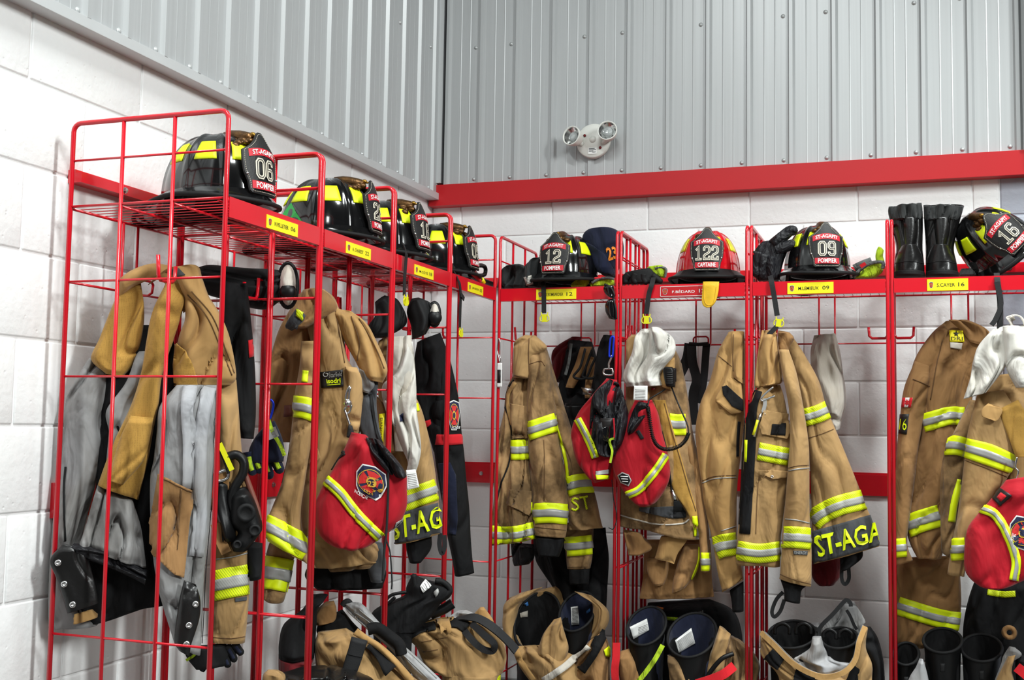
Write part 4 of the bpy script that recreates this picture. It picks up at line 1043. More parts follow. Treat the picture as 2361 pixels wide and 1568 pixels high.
# ---- second red bag, flat side with stripe
R2 = hang('gear_bag', 960, 1090, PB, 'red gear bag with diagonal reflective stripe hanging below the white hood', 'bag', 'red gear bags')
b2 = loft('bag_body', R2, M['rednyl'], [(900, 450, 1000, 450), (860, 540, 1040, 540), (820, 650, 1062, 650), (770, 780, 1092, 760), (775, 880, 1110, 880), (820, 980, 1090, 970), (890, 1060, 1030, 1060), (930, 1090, 985, 1090)], PY(.56), .05, amp=.007, seed=81)
loft('drawn_mouth', R2, M['blackn'], [(920, 460, 975, 470), (880, 530, 985, 530), (858, 620, 930, 600), (862, 660, 890, 650)], PY(.60), .02, amp=.012, seed=82)
stripe(R2, b2, [(850, 1025), (930, 985), (1020, 880), (1085, 780)], 48)
poly('brand_patch', R2, M['silver'], b2, [(795, 905), (822, 885), (862, 900), (880, 935), (862, 970), (815, 950)], .004)
poly('brand_patch_field', R2, M['black'], b2, [(803, 907), (825, 892), (858, 905), (872, 935), (858, 960), (820, 944)], .0055)
for k in range(3): band('brand_line', R2, M['white'], b2, [(815+k*4, 910+k*15), (858, 912+k*15)], 5, off=.007, nv=1)
band('black_tab', R2, M['webbing'], b2, [(915, 635), (945, 685)], 22)
# ---- black webbing straps on the back hook
S_ = hang('webbing_strap', 1200, 560, PY(.2), 'black webbing straps looped over the back hook', 'strap')
strap3('webbing', S_, 'webbing', [(1230, 110), (1215, 200), (1180, 270), (1150, 340), (1150, 400)], .04, PY(.16))
strap3('webbing', S_, 'webbing', [(1240, 110), (1245, 220), (1270, 330), (1250, 420), (1255, 600)], .035, PY(.17))
strap3('webbing', S_, 'webbing', [(1330, 110), (1320, 250), (1310, 350), (1285, 470)], .028, PY(.16))
MB().tube([at(1225, 112, PY(.17)), at(1280, 116, PY(.17)), at(1340, 112, PY(.17))], .007, 8).build('padded_grip', M['webbing'], S_)
# ---- coat hung back to front left of the divider
setk(*K2); P = PY(.45)
J = hang('turnout_coat', 200, 1390, P, 'golden tan turnout coat with a black closure tab, hanging left of a double divider', 'coat', COAT)
c1 = loft('sleeve', J, M['tan4'], [(225, 58, 300, 55), (170, 160, 310, 150), (130, 300, 310, 290), (82, 420, 308, 420), (55, 560, 300, 560), (66, 700, 285, 700), (85, 840, 270, 830), (100, 960, 265, 960), (130, 1080, 265, 1075), (150, 1180, 268, 1170), (170, 1300, 290, 1280), (192, 1400, 300, 1335)], P, .05, amp=.008, seed=91)
seam(J, c1, [(85, 838), (150, 815), (262, 808)], 5, 'silver', name='piping'); seam(J, c1, [(88, 826), (150, 803), (262, 796)])
seam(J, c1, [(172, 180), (240, 235)], 4); seam(J, c1, [(185, 1085), (262, 1060)], 5, 'silver', name='piping'); seam(J, c1, [(195, 1390), (250, 1370), (298, 1322)])
stripe(J, c1, [(155, 1175), (195, 1160), (264, 1150)], 118, 'hatchy', 'hatchg')
cc = loft('collar', J, M['tan4'], [(240, 55, 305, 55), (235, 150, 308, 150), (238, 240, 308, 240), (250, 290, 305, 330)], PY(.49), .02, amp=.005, seed=92)
seam(J, cc, [(250, 70), (246, 180), (248, 260)], 3.5); seam(J, cc, [(298, 70), (298, 200), (296, 300)], 3.5)
ft = loft('closure_tab', J, M['tan4'], [(225, 290, 290, 320), (190, 340, 300, 430), (160, 390, 290, 470), (155, 410, 240, 482)], PY(.505), .010, amp=.003, seed=93)
poly('hook_tape', J, M['black'], ft, [(190, 340), (215, 332), (300, 410), (302, 470), (240, 440), (195, 380)], .003)
band('zipper', J, M['rubberm'], c1, [(278, 520), (272, 600), (270, 700)], 14)
loft('cuff', J, M['black'], [(230, 1390, 300, 1345), (240, 1440, 300, 1420), (245, 1500, 300, 1500)], PY(.43), .03, amp=.004, seed=94)
# ---- coat with the black front tape and the big back lettering
P = PY(.50)
J = hang('turnout_coat', 560, 1370, P, 'clean tan turnout coat with hatched yellow trim and ST-AGAPIT lettering on its tail', 'coat', COAT)
bp = loft('back_panel', J, M['tan'], [(500, 95, 555, 80), (545, 200, 620, 180), (585, 320, 690, 310), (600, 450, 728, 440), (622, 560, 772, 550), (640, 700, 830, 690), (648, 850, 890, 840), (652, 960, 930, 950), (655, 1070, 955, 1005), (655, 1150, 985, 1090), (660, 1258, 1003, 1160)], PY(.42), .035, amp=.006, seed=101, hem=.004)
stripe(J, bp, [(606, 502), (680, 482), (740, 455)], 92, 'hatchy', 'hatchg')
stripe(J, bp, [(655, 1040), (700, 1000), (790, 955), (925, 920)], 104, 'hatchy', 'hatchg')
seam(J, bp, [(636, 605), (700, 585), (775, 555)])
tl = drape('letter_band', J, M['greyd'], bp, [(652, 1088), (952, 1002), (1003, 1160), (660, 1258)], .006, 24, 12)
dletter('ST-AGA', [(662, 1112), (1000, 1035), (1012, 1128), (690, 1222)], [bp], M['hiviz'], J, .013, .02)
fp = loft('front_panel', J, M['tan'], [(380, 330, 490, 330), (345, 400, 512, 400), (312, 500, 530, 500), (300, 620, 545, 610), (292, 760, 535, 760), (285, 900, 520, 900), (275, 1060, 500, 1060), (268, 1140, 492, 1130), (266, 1258, 490, 1268)], PY(.50), .04, amp=.008, seed=102, hem=.004)
band('front_tape', J, M['black'], fp, [(372, 360), (345, 450), (340, 600), (325, 850), (308, 1100)], 54, off=.005, n=24)
band('zipper', J, M['rubberm'], fp, [(305, 500), (298, 650), (290, 850), (276, 1050)], 12)
stripe(J, fp, [(378, 672), (455, 688), (532, 702)], 92, 'hatchy', 'hatchg')
stripe(J, fp, [(270, 1185), (380, 1200), (488, 1188)], 100, 'hatchy', 'hatchg')
drape('reflective_end', J, M['hiviz'], fp, [(309, 615), (323, 615), (319, 730), (307, 725)], .006, 2, 4)
pk = poly('pocket_flap', J, M['tan'], fp, [(405, 460), (528, 480), (540, 560), (525, 610), (395, 585), (385, 540)], .010)
drape('hook_tape', J, M['black'], fp, [(448, 532), (520, 532), (515, 592), (438, 588)], .013)
pk2 = poly('pocket_flap', J, M['tan'], fp, [(375, 768), (525, 775), (515, 808), (455, 818), (380, 790)], .011)
snap(J, fp, 450, 805, .006).location.y -= .008
seam(J, fp, [(380, 800), (370, 950), (365, 1100)]); seam(J, fp, [(410, 470), (470, 478), (528, 490)])
cl = loft('collar', J, M['tan4'], [(395, 48, 470, 50), (380, 140, 482, 140), (366, 240, 496, 240), (358, 320, 498, 315), (362, 348, 470, 330)], PY(.51), .035, amp=.010, fu=14, seed=103)
seam(J, cl, [(470, 70), (482, 180), (494, 310)], 4)
loft('collar', J, M['tan2'], [(480, 48, 540, 60), (478, 90, 562, 90), (482, 140, 540, 130), (490, 170, 535, 160)], PY(.47), .03, amp=.006, seed=104)
sv = loft('sleeve', J, M['tan'], [(485, 150, 535, 150), (500, 260, 572, 260), (528, 400, 602, 400), (542, 520, 622, 520), (540, 640, 638, 640), (530, 770, 641, 765), (518, 920, 641, 920), (506, 1040, 643, 1040), (498, 1180, 652, 1180), (490, 1300, 652, 1320), (486, 1330, 650, 1372)], PY(.53), .04, amp=.005, seed=105, top=.6)
seam(J, sv, [(532, 775), (580, 765), (640, 760)], 6, 'silver', name='piping'); seam(J, sv, [(532, 760), (580, 748), (640, 745)])
seam(J, sv, [(505, 1022), (580, 1030), (642, 1045)], 6, 'silver', name='piping'); seam(J, sv, [(490, 1308), (560, 1335), (650, 1360)])
stripe(J, sv, [(500, 1115), (580, 1118), (650, 1125)], 112, 'hatchy', 'hatchg')
eb = drape('fabric_tag', J, M['greyd'], sv, [(558, 1186), (632, 1188), (630, 1210), (560, 1206)], .003)
dletter('ENERGY', [(565, 1190), (626, 1191), (625, 1206), (566, 1203)], [sv], M['silver'], J, .005)
loft('cuff', J, M['black'], [(488, 1325, 625, 1370), (510, 1390, 600, 1395), (512, 1440, 592, 1458)], PY(.51), .03, amp=.004, seed=106)
strap3('thumb_loop', J, 'webbing', [(505, 1400), (470, 1440), (448, 1500), (460, 1528), (490, 1500), (512, 1440)], .012, PY(.50))
loft('cuff', J, M['black'], [(800, 1190, 915, 1170), (800, 1250, 912, 1225), (805, 1290, 845, 1280)], PY(.40), .03, amp=.008, seed=107)
strap3('thumb_loop', J, 'webbing', [(810, 1250), (808, 1330), (825, 1360), (845, 1330), (842, 1260)], .012, PY(.40))
# carabiner, strap and pen light clipped to it
C_ = hang('carabiner', 420, 400, PY(.55), 'grey steel carabiner with a short strap and pen light on the clean coat', 'carabiner')
rope('ring', C_, 'steel', [(455, 342), (425, 365), (392, 400), (400, 412), (435, 398), (462, 388)], .0035, PY(.555), n=24)
strap3('strap', C_, 'silver', [(410, 400), (412, 430), (402, 470)], .012, PY(.555))
rope('split_ring', C_, 'steel', [(392, 480), (402, 470), (412, 482), (404, 498), (392, 490), (392, 480)], .0015, PY(.556), n=20)
rope('pen_light', C_, 'steel', [(390, 480), (372, 540), (355, 598)], .0045, PY(.557), n=6)
rope('pen_grip', C_, 'buckle', [(375, 512), (352, 590)], .0052, PY(.558), n=3)
# ---- hood and red cap on the same locker's back
H = loft('flash_hood', None, M['cottong'], [(665, 75, 775, 65), (648, 160, 800, 160), (655, 270, 815, 270), (690, 350, 828, 350), (715, 440, 830, 430), (745, 510, 812, 500), (772, 572, 800, 560)], PY(.20), .06, amp=.018, fu=8, seed=111, top=.4)
tag(H.ob, 'greyish cotton flash hood on the back hook beside a clean coat', 'hood', 'flash hoods')
H = loft('baseball_cap', None, M['dredc'], [(640, 1200, 805, 1190), (645, 1270, 805, 1260), (660, 1330, 800, 1320), (690, 1365, 770, 1362)], PY(.30), .04, amp=.006, seed=112)
tag(H.ob, 'dark red cloth cap showing below the lettered coat tail', 'cap')
# ---- rightmost locker
setk(*K3); P = PY(.33)
J = hang('turnout_coat', 300, 1080, P, 'brown turnout coat with yellow collar label and flag patch, hung by its collar', 'coat', COAT)
d1 = loft('back_panel', J, M['tan2'], [(400, 72, 490, 70), (335, 130, 592, 135), (270, 230, 560, 220), (245, 340, 520, 340), (235, 480, 500, 470), (235, 650, 485, 640), (235, 800, 460, 800), (236, 940, 420, 930), (250, 1000, 400, 990), (280, 1060, 380, 1060)], P, .05, amp=.010, seed=121)
stripe(J, d1, [(305, 498), (360, 482), (415, 467), (475, 470)], 76)
stripe(J, d1, [(238, 930), (300, 905), (375, 882)], 92)
s1 = loft('sleeve', J, M['tan2'], [(270, 240, 330, 260), (225, 350, 330, 350), (208, 470, 310, 470), (195, 600, 285, 600), (187, 750, 268, 750), (183, 900, 250, 880), (181, 1000, 238, 1000), (180, 1090, 262, 1070)], PY(.36), .04, amp=.006, seed=122)
stripe(J, s1, [(181, 1020), (232, 1015)], 78)
seam(J, [d1, s1], [(262, 315), (300, 330), (332, 345)], 4); seam(J, d1, [(385, 150), (360, 260), (335, 400)], 4)
cl = loft('collar', J, M['tan2'], [(410, 68, 490, 68), (430, 85, 560, 100), (470, 120, 590, 140), (500, 160, 560, 180)], PY(.38), .02, amp=.006, seed=123)
drape('collar_label', J, M['plate'], [d1, cl], [(415, 112), (470, 112), (475, 160), (416, 160)], .006)
poly('label_star', J, M['ink'], [d1, cl], [(442+(14 if i % 2 == 0 else 6)*sin(i*pi/5), 127-(12 if i % 2 == 0 else 5)*cos(i*pi/5)) for i in range(10)], .008)
dletter('DRI', [(420, 139), (468, 139), (468, 154), (420, 154)], [d1, cl], M['ink'], J, .008)
drape('size_tag', J, M['cottong'], [d1, cl], [(416, 162), (468, 165), (462, 190), (418, 185)], .006)
fg = drape('flag_patch', J, M['white'], s1, [(220, 392), (262, 392), (252, 432), (216, 432)], .004)
for q in ([(220, 392), (232, 392), (227, 432), (216, 432)], [(250, 392), (262, 392), (252, 432), (242, 432)]): drape('flag_bar', J, M['redflat'], s1, q, .0055, 2, 3)
poly('maple_leaf', J, M['redflat'], s1, [(238, 398), (242, 406), (248, 404), (244, 414), (247, 418), (239, 422), (238, 428), (236, 422), (229, 418), (233, 413), (230, 404), (236, 406)], .0055, 3)
drape('number_patch', J, M['ink'], s1, [(205, 462), (246, 460), (236, 545), (200, 540)], .004)
dletter('16', [(212, 480), (240, 478), (234, 528), (207, 526)], [s1], M['hiviz'], J, .006)
t1 = loft('hanging_trousers', None, M['tan2'], [(200, 1060, 450, 1050), (190, 1150, 460, 1150), (190, 1250, 462, 1270), (185, 1350, 440, 1380), (195, 1430, 330, 1430)], PY(.24), .05, amp=.008, seed=124)
tag(t1.ob, 'brown turnout trousers with a yellow stripe below the brown coat', 'trousers')
stripe(t1.ob, t1, [(200, 1258), (300, 1290), (380, 1312), (462, 1325)], 76)
J = hang('turnout_coat', 450, 1120, PY(.5), 'tan turnout coat under a white hood and red gear bag, below helmet 16', 'coat', COAT)
e1 = loft('sleeve', J, M['tan3'], [(500, 400, 560, 410), (430, 540, 520, 540), (392, 620, 490, 620), (376, 740, 470, 740), (376, 900, 450, 880), (380, 1035, 420, 1060)], PY(.44), .035, amp=.006, seed=131)
stripe(J, e1, [(393, 592), (440, 590), (482, 600)], 80)
band('yellow_edge', J, M['hiviz'], e1, [(466, 735), (440, 830), (428, 910)], 40)
e3 = loft('body', J, M['tan'], [(600, 300, 760, 280), (560, 400, 760, 400), (600, 550, 770, 550), (620, 700, 780, 700), (560, 900, 780, 900), (500, 1080, 780, 1080), (480, 1110, 780, 1150)], PY(.47), .04, amp=.008, seed=133)
e2 = loft('sleeve', J, M['tan'], [(530, 375, 640, 360), (505, 470, 700, 470), (486, 560, 700, 590), (476, 650, 680, 680), (462, 770, 620, 780), (444, 900, 560, 880), (424, 1000, 500, 980), (405, 1125, 476, 1135)], PY(.52), .045, amp=.007, seed=132)
stripe(J, e2, [(480, 600), (580, 630), (682, 672)], [80, 90, 78])
stripe(J, e2, [(420, 1025), (478, 1020)], 92)
seam(J, e2, [(478, 652), (580, 690), (660, 725)])
f1 = loft('closure_tab', J, M['tan4'], [(575, 415, 620, 430), (550, 440, 635, 445), (550, 470, 620, 480), (580, 480, 605, 492)], PY(.585), .006, amp=.002, seed=134)
loft('front_facing', J, M['mesh'], [(620, 440, 700, 400), (630, 480, 740, 470), (660, 560, 760, 540), (690, 640, 770, 640)], PY(.57), .01, amp=.003, seed=135)
H = hang('flash_hood', 600, 390, PY(.58), 'white flash hood over the coat below the tipped helmet', 'hood', 'flash hoods')
loft('hood_cloth', H, M['cotton'], [(590, 110, 670, 85), (535, 175, 672, 170), (512, 240, 665, 220), (500, 310, 640, 275), (472, 398, 565, 372)], PY(.56), .04, amp=.014, fu=10, seed=136)
loft('hood_cloth', H, M['cotton'], [(635, 95, 780, 90), (640, 190, 780, 190), (650, 270, 780, 280), (690, 350, 780, 350)], PY(.59), .03, amp=.014, fu=10, seed=137)
strap3('hanging_loop', H, 'cottong', [(680, 100), (668, 70), (680, 50), (710, 55), (730, 90), (720, 110)], .03, PY(.57), nrm=Vector((.3, -.2, 1)))
R3 = hang('gear_bag', 600, 1180, PY(.6), 'red gear bag with crest hanging below the white hood under the tipped helmet', 'bag', 'red gear bags')
b3 = loft('bag_body', R3, M['rednyl'], [(650, 735, 740, 720), (590, 810, 780, 810), (530, 880, 790, 880), (488, 940, 790, 950), (475, 1040, 790, 1050), (482, 1120, 770, 1120), (530, 1170, 680, 1170), (570, 1185, 620, 1185)], PY(.60), .055, amp=.006, seed=141)
stripe(R3, b3, [(545, 852), (605, 880), (660, 970), (692, 1070), (682, 1152)], 40)
drape('label_patch', R3, M['ink'], b3, [(590, 808), (625, 768), (675, 800), (625, 845)], .004)
drape('label_mark', R3, M['redflat'], b3, [(612, 808), (630, 788), (652, 802), (628, 825)], .006, 3, 3)
def qfn(quad, tg, o0):
    def fn(u, v, k):
        v = 1-v
        x = lerp(lerp(quad[0][0], quad[1][0], u), lerp(quad[3][0], quad[2][0], u), v); y = lerp(lerp(quad[0][1], quad[1][1], u), lerp(quad[3][1], quad[2][1], u), v)
        return hit(x, y, tg, o0+k*.0018)[0]
    return fn
crest(R3, qfn([(688, 868), (805, 915), (765, 1045), (632, 998)], [b3], .004))
dletter('INCENDIE', [(668, 985), (676, 955), (686, 960), (680, 990)], [b3], M['white'], R3, .014)
rope('snap_clip', R3, 'steel', [(695, 640), (688, 680), (700, 700), (690, 740)], .003, PY(.60))

# ------------------------------------------------------------------ boots and bunker trousers on the floor
def boot(cx, cy, rx, ry, pl, label, lining='black', back=.07, lean=(0, 0), inner=.20, wall='rubber', mouth=True, group='rubber boots standing in the lockers'):
    """pull-on boot: slanting mouth (cx, cy, rx, ry photo units), shaft and foot down to the floor"""
    C0 = at(cx, cy, pl); Rr = at(cx+rx, cy, pl)-C0; Uu = at(cx, cy-ry, pl)-C0; n = pl[0]
    root = thing('rubber_boot', (C0.x, C0.y, 0), label, 'boot', group)
    N = 36
    def rim(k, dz=0.0, sc=1.0): a = 2*pi*k/N; return C0 + Rr*(cos(a)*sc) + Uu*(sin(a)*sc) - n*(back*sin(a)*sc) + Vector((0, 0, dz))
    V = []; F = []
    foot = Vector((C0.x+lean[0], C0.y+lean[1], 0))
    lv = 12
    for j in range(lv+1):
        t = j/lv
        for k in range(N):
            a = 2*pi*k/N; p = rim(k)
            q = foot + Vector((Rr.length*.82*cos(a), 0, 0)) - n*(back*1.15*sin(a)) + (n*.06*max(0, -sin(a)) if t > .8 else Vector((0, 0, 0)))
            s = lerp(p.z, 0, t); pp = p.lerp(q, t); bul = 1-.10*sin(pi*min(1, t*1.3))
            c = C0.lerp(foot, t); pp = Vector((c.x+(pp.x-c.x)*bul, c.y+(pp.y-c.y)*bul, p.z*(1-t)))
            V.append(pp)
    for j in range(lv):
        for k in range(N): F.append((j*N+k, j*N+(k+1) % N, (j+1)*N+(k+1) % N, (j+1)*N+k))
    mesh_obj('shaft', V, F, M[wall], root)
    MB().tube([rim(k) for k in range(N)], .005, 7, closed=True).build('mouth_binding', M['rubberm'], root)
    V = []; F = []
    for j in range(9):
        t = j/8
        for k in range(N): p = rim(k, 0, .96-.12*t); V.append(Vector((p.x, p.y, lerp(p.z, C0.z-inner, t))))
    for j in range(8):
        for k in range(N): F.append((j*N+(k+1) % N, j*N+k, (j+1)*N+k, (j+1)*N+(k+1) % N))
    F.append(tuple(range(8*N, 9*N)))
    ln = mesh_obj('lining', V, F, M[lining], root)
    class Q: pass
    q = Q(); q.pl = pl; q.bvh = BVHTree.FromPolygons([v.copy() for v in V], F); root_l = q
    return root, q
setk(*K5)
# corner-side trousers pulled down over two boots
TR = 'turnout trousers rolled down over boots'
PT = PY(.42)
D = hang('turnout_trousers', 600, 1300, PT, 'tan turnout trousers rolled down over two black boots beside the corner', 'trousers', TR)
loft('waist_back', D, M['tan'], [(300, 420, 600, 360), (180, 470, 640, 440), (150, 560, 660, 520)], PY(.32), .03, amp=.008, seed=201)
loft('waist_side', D, M['tan'], [(280, 420, 470, 370), (165, 500, 300, 500), (148, 620, 255, 600), (155, 720, 245, 720), (200, 820, 290, 840), (240, 900, 330, 900)], PY(.42), .03, amp=.006, seed=202)
loft('waist_side', D, M['tan'], [(735, 405, 870, 440), (870, 480, 985, 540), (890, 580, 1015, 600), (880, 700, 1000, 690), (830, 830, 920, 800)], PY(.42), .03, amp=.006, seed=203)
f1 = loft('front', D, M['tan'], [(240, 860, 460, 850), (250, 950, 640, 900), (300, 1040, 760, 960), (380, 1140, 800, 1060), (420, 1200, 820, 1200), (420, 1475, 820, 1475)], PY(.50), .05, amp=.012, seed=204)
cr = loft('crotch_fold', D, M['tan'], [(560, 640, 620, 620), (480, 760, 640, 720), (440, 900, 680, 860), (430, 1000, 660, 960), (440, 1140, 600, 1100)], PY(.52), .03, amp=.012, fu=12, seed=205)
f2 = loft('front', D, M['tan2'], [(850, 820, 960, 740), (800, 900, 1010, 850), (740, 1010, 1020, 960), (680, 1140, 1020, 1140), (680, 1200, 1020, 1200), (680, 1475, 1020, 1475)], PY(.49), .05, amp=.012, seed=206)
band('grey_binding', D, M['cottong'], [f1, f2, cr], [(835, 850), (760, 930), (650, 1030), (480, 1140)], 56, off=.012)
band('waist_stitching', D, M['tan4'], [f1], [(250, 880), (300, 1000), (400, 1140)], 46, off=.008)
band('black_flap', D, M['black'], [f2], [(990, 690), (930, 830), (860, 960), (790, 1060)], 70, off=.012)
drape('reflective_tape', D, M['hiviz'], [f2], [(970, 890), (1020, 850), (1022, 950), (985, 940)], .006, 4, 4)
for a in ((215, 450, 205, 720), (1000, 560, 870, 800)): pass
r, q = boot(425, 650, 185, 215, PY(.42), 'black rubber boot with grey label in trousers beside the corner', 'black', .07)
drape('pull_tab', r, M['bluetab'], q, [(325, 500), (345, 492), (352, 522), (330, 530)], .004, 2, 2); drape('label', r, M['cottong'], q, [(280, 585), (345, 565), (345, 615), (285, 622)], .004, 2, 2)
r, q = boot(755, 570, 145, 140, PY(.43), 'black rubber boot with tall white label in trousers beside the corner', 'navyl', .07)
lab = drape('label', r, M['white'], q, [(700, 535), (760, 528), (772, 680), (705, 685)], .004, 4, 4)
for k in range(12): drape('print_line', r, M['silver'], q, [(710, 545+k*11), (760, 542+k*11), (760, 546+k*11), (710, 549+k*11)], .0055, 2, 1, .001)
drape('pull_tab', r, M['bluetab'], q, [(830, 570), (862, 545), (868, 570), (835, 592)], .004, 2, 2)
# trousers and boots under the red helmet
D = hang('turnout_trousers', 1700, 1300, PT, 'sooty tan turnout trousers with red suspenders around two navy-lined boots', 'trousers', TR)
loft('front', D, M['tan2'], [(1110, 900, 1180, 880), (1100, 1000, 1260, 1010), (1110, 1140, 1300, 1140), (1110, 1200, 1400, 1200), (1110, 1475, 1400, 1475)], PY(.48), .05, amp=.010, seed=211)
loft('front', D, M['tan'], [(1930, 690, 2020, 760), (1880, 850, 2010, 830), (1830, 980, 1990, 950), (1810, 1136, 1960, 1136), (1700, 1200, 1960, 1200), (1700, 1475, 1960, 1475)], PY(.48), .04, amp=.008, seed=212)
loft('side', D, M['tan3'], [(2010, 770, 2110, 820), (1990, 900, 2200, 900), (1970, 1030, 2260, 1020), (1960, 1140, 2240, 1140), (1960, 1200, 2240, 1200), (1960, 1475, 2240, 1475)], PY(.44), .05, amp=.014, fu=14, seed=213)
loft('front', D, M['tan3'], [(1500, 930, 1580, 950), (1510, 1040, 1640, 1040), (1520, 1140, 1720, 1140), (1520, 1200, 1720, 1200), (1520, 1475, 1720, 1475)], PY(.52), .04, amp=.008, seed=214)
strap3('red_suspender', D, 'redflat', [(1080, 830), (1075, 950, .02), (1065, 1060, .03), (1075, 1200, .03)], .026, PY(.53))
strap3('red_suspender', D, 'redflat', [(2050, 1020), (1960, 1090, .02), (1840, 1140, .02), (1740, 1170, .02)], .03, PY(.54))
strap3('lime_strap', D, 'lime', [(1460, 850), (1400, 960, .02), (1330, 1060, .02), (1250, 1160, .02)], .016, PY(.55))
rope('buckle_strap', D, 'rubber', [(2040, 920), (1950, 960, .02), (1860, 1060, .02), (1820, 1136, .02)], .008, PY(.52))
r, q = boot(1325, 690, 158, 132, PY(.44), 'navy-lined rubber boot with square white label below the brown trousers', 'navyl', .07)
drape('label', r, M['white'], q, [(1185, 700), (1330, 630), (1348, 725), (1215, 800)], .004, 5, 4)
for k in range(5): drape('print_line', r, M['silver'], q, [(1255, 705+k*12), (1335, 675+k*12), (1336, 679+k*12), (1256, 709+k*12)], .0055, 3, 1, .001)
r, q = boot(1700, 765, 200, 150, PY(.47), 'navy-lined rubber boot with slanted white label below the brown trousers', 'navyl', .08)
drape('label', r, M['white'], q, [(1560, 810), (1695, 708), (1728, 835), (1590, 912)], .004, 5, 4)
for k in range(9): drape('print_line', r, M['silver'], q, [(1575+k*3, 818+k*10), (1695+k*3, 732+k*10), (1697+k*3, 736+k*10), (1577+k*3, 822+k*10)], .0055, 3, 1, .001)
BG = loft('black_duffel', None, M['black'], [(1340, 500, 1850, 470), (1330, 600, 2030, 560), (1400, 720, 2100, 700), (1450, 900, 2120, 900), (1450, 1100, 2120, 1100), (1450, 1420, 2120, 1420)], PY(.22), .08, amp=.008, seed=215)
tag(BG.ob, 'black gear bag with a faint round logo behind the navy-lined boots', 'bag')
for r_ in (30, 20, 10): band('logo_arc', BG.ob, M['silver'], BG, [(1745+i*0+r_*1.5*cos(a), 600-r_*cos(a)*.2+r_*sin(a)*.9-20) for i, a in enumerate((-.3, .3, .9, 1.5))], 5, nv=1)
band('hiviz_trim', BG.ob, M['lime'], BG, [(1490, 628), (1570, 635), (1648, 650)], 28)
band('orange_mark', BG.ob, M['orange'], BG, [(1370, 535), (1410, 540), (1465, 550)], 14)
# trousers under helmet 09
setk(*K6)
D = hang('turnout_trousers', 650, 1250, PT, 'tan turnout trousers with silver-grey lining around two boots under helmet 09', 'trousers', TR)
loft('lining_back', D, M['grey2'], [(470, 680, 660, 660), (440, 760, 1010, 720), (430, 900, 1020, 900)], PY(.33), .02, amp=.008, seed=221)
loft('lining_peak', D, M['grey'], [(850, 500, 960, 490), (760, 600, 1050, 640), (690, 700, 1040, 690), (700, 800, 1010, 780)], PY(.36), .015, amp=.008, seed=222)
fr = loft('front', D, M['tan'], [(190, 730, 260, 790), (195, 840, 420, 930), (200, 930, 520, 1020), (330, 1080, 640, 1096), (350, 1200, 1000, 1140), (350, 1250, 1000, 1250), (350, 1485, 1000, 1485)], PY(.50), .05, amp=.006, seed=223)
fr2 = loft('side', D, M['tan'], [(1040, 700, 1075, 710), (990, 850, 1060, 860), (940, 1000, 1110, 1000), (860, 1110, 1110, 1110), (860, 1250, 1110, 1250), (860, 1485, 1110, 1485)], PY(.48), .04, amp=.006, seed=224)
wb_ = strap3('waistband', D, 'tan4', [(195, 745), (300, 845, .01), (440, 985, .02), (600, 1080, .03), (740, 1110, .03), (880, 1070, .03), (970, 970, .02), (1005, 820, 0), (1050, 700, -.04)], .016, PY(.54), .010, 50)
strap3('waist_binding', D, 'grey', [(225, 745), (320, 835, .0), (460, 975, .01), (610, 1066, .02), (740, 1096, .02), (870, 1055, .02), (955, 960, .01), (990, 810, -.01), (1035, 690, -.05)], .006, PY(.54), .008, 50)
ln = loft('lining_front', D, M['grey2'], [(620, 780, 690, 780), (590, 880, 720, 870), (450, 960, 800, 960), (520, 1020, 930, 1000), (600, 1080, 860, 1060)], PY(.47), .03, amp=.012, fu=12, seed=225)
poly('hook_patch', D, M['black'], [fr], [(290, 880), (385, 965), (335, 1050), (220, 960)], .008); poly('hook_patch', D, M['black'], [fr], [(480, 1030), (640, 1120), (640, 1200), (450, 1200)], .010)
poly('hook_patch', D, M['black'], [fr2], [(960, 1010), (1000, 1040), (1000, 1140), (900, 1140)], .010)
loft('black_side', D, M['black'], [(1050, 700, 1100, 700), (1020, 860, 1160, 800), (1110, 1000, 1200, 960), (1110, 1140, 1215, 1140), (1110, 1250, 1215, 1250), (1110, 1485, 1215, 1485)], PY(.44), .05, amp=.008, seed=226)
strap3('suspender_loop', D, 'webbing', [(665, 735), (700, 680), (790, 590), (870, 500), (900, 478), (930, 500), (935, 530)], .013, PY(.42), .006)
strap3('suspender_loop', D, 'webbing', [(900, 560), (930, 610), (960, 680), (985, 720)], .010, PY(.40), .005)
band('snap_plate', D, M['steel'], [fr], [(250, 800), (300, 850)], 4)
r, q = boot(450, 760, 200, 85, PY(.42), 'black rubber boot with pull handles in the silver-lined trousers, left of its mate', 'black', .07)
for x in (370, 545): rope('pull_handle', r, 'rubber', [(x-60, 760), (x-55, 700), (x, 670), (x+55, 700), (x+60, 760)], .006, PY(.44), 20)
r, q = boot(840, 790, 150, 60, PY(.43), 'black rubber boot with pull handles in the silver-lined trousers, below the suspender loop', 'black', .06)
for x in (760, 890): rope('pull_handle', r, 'rubber', [(x-50, 790), (x-45, 745), (x, 720), (x+50, 750), (x+55, 800)], .006, PY(.45), 20)
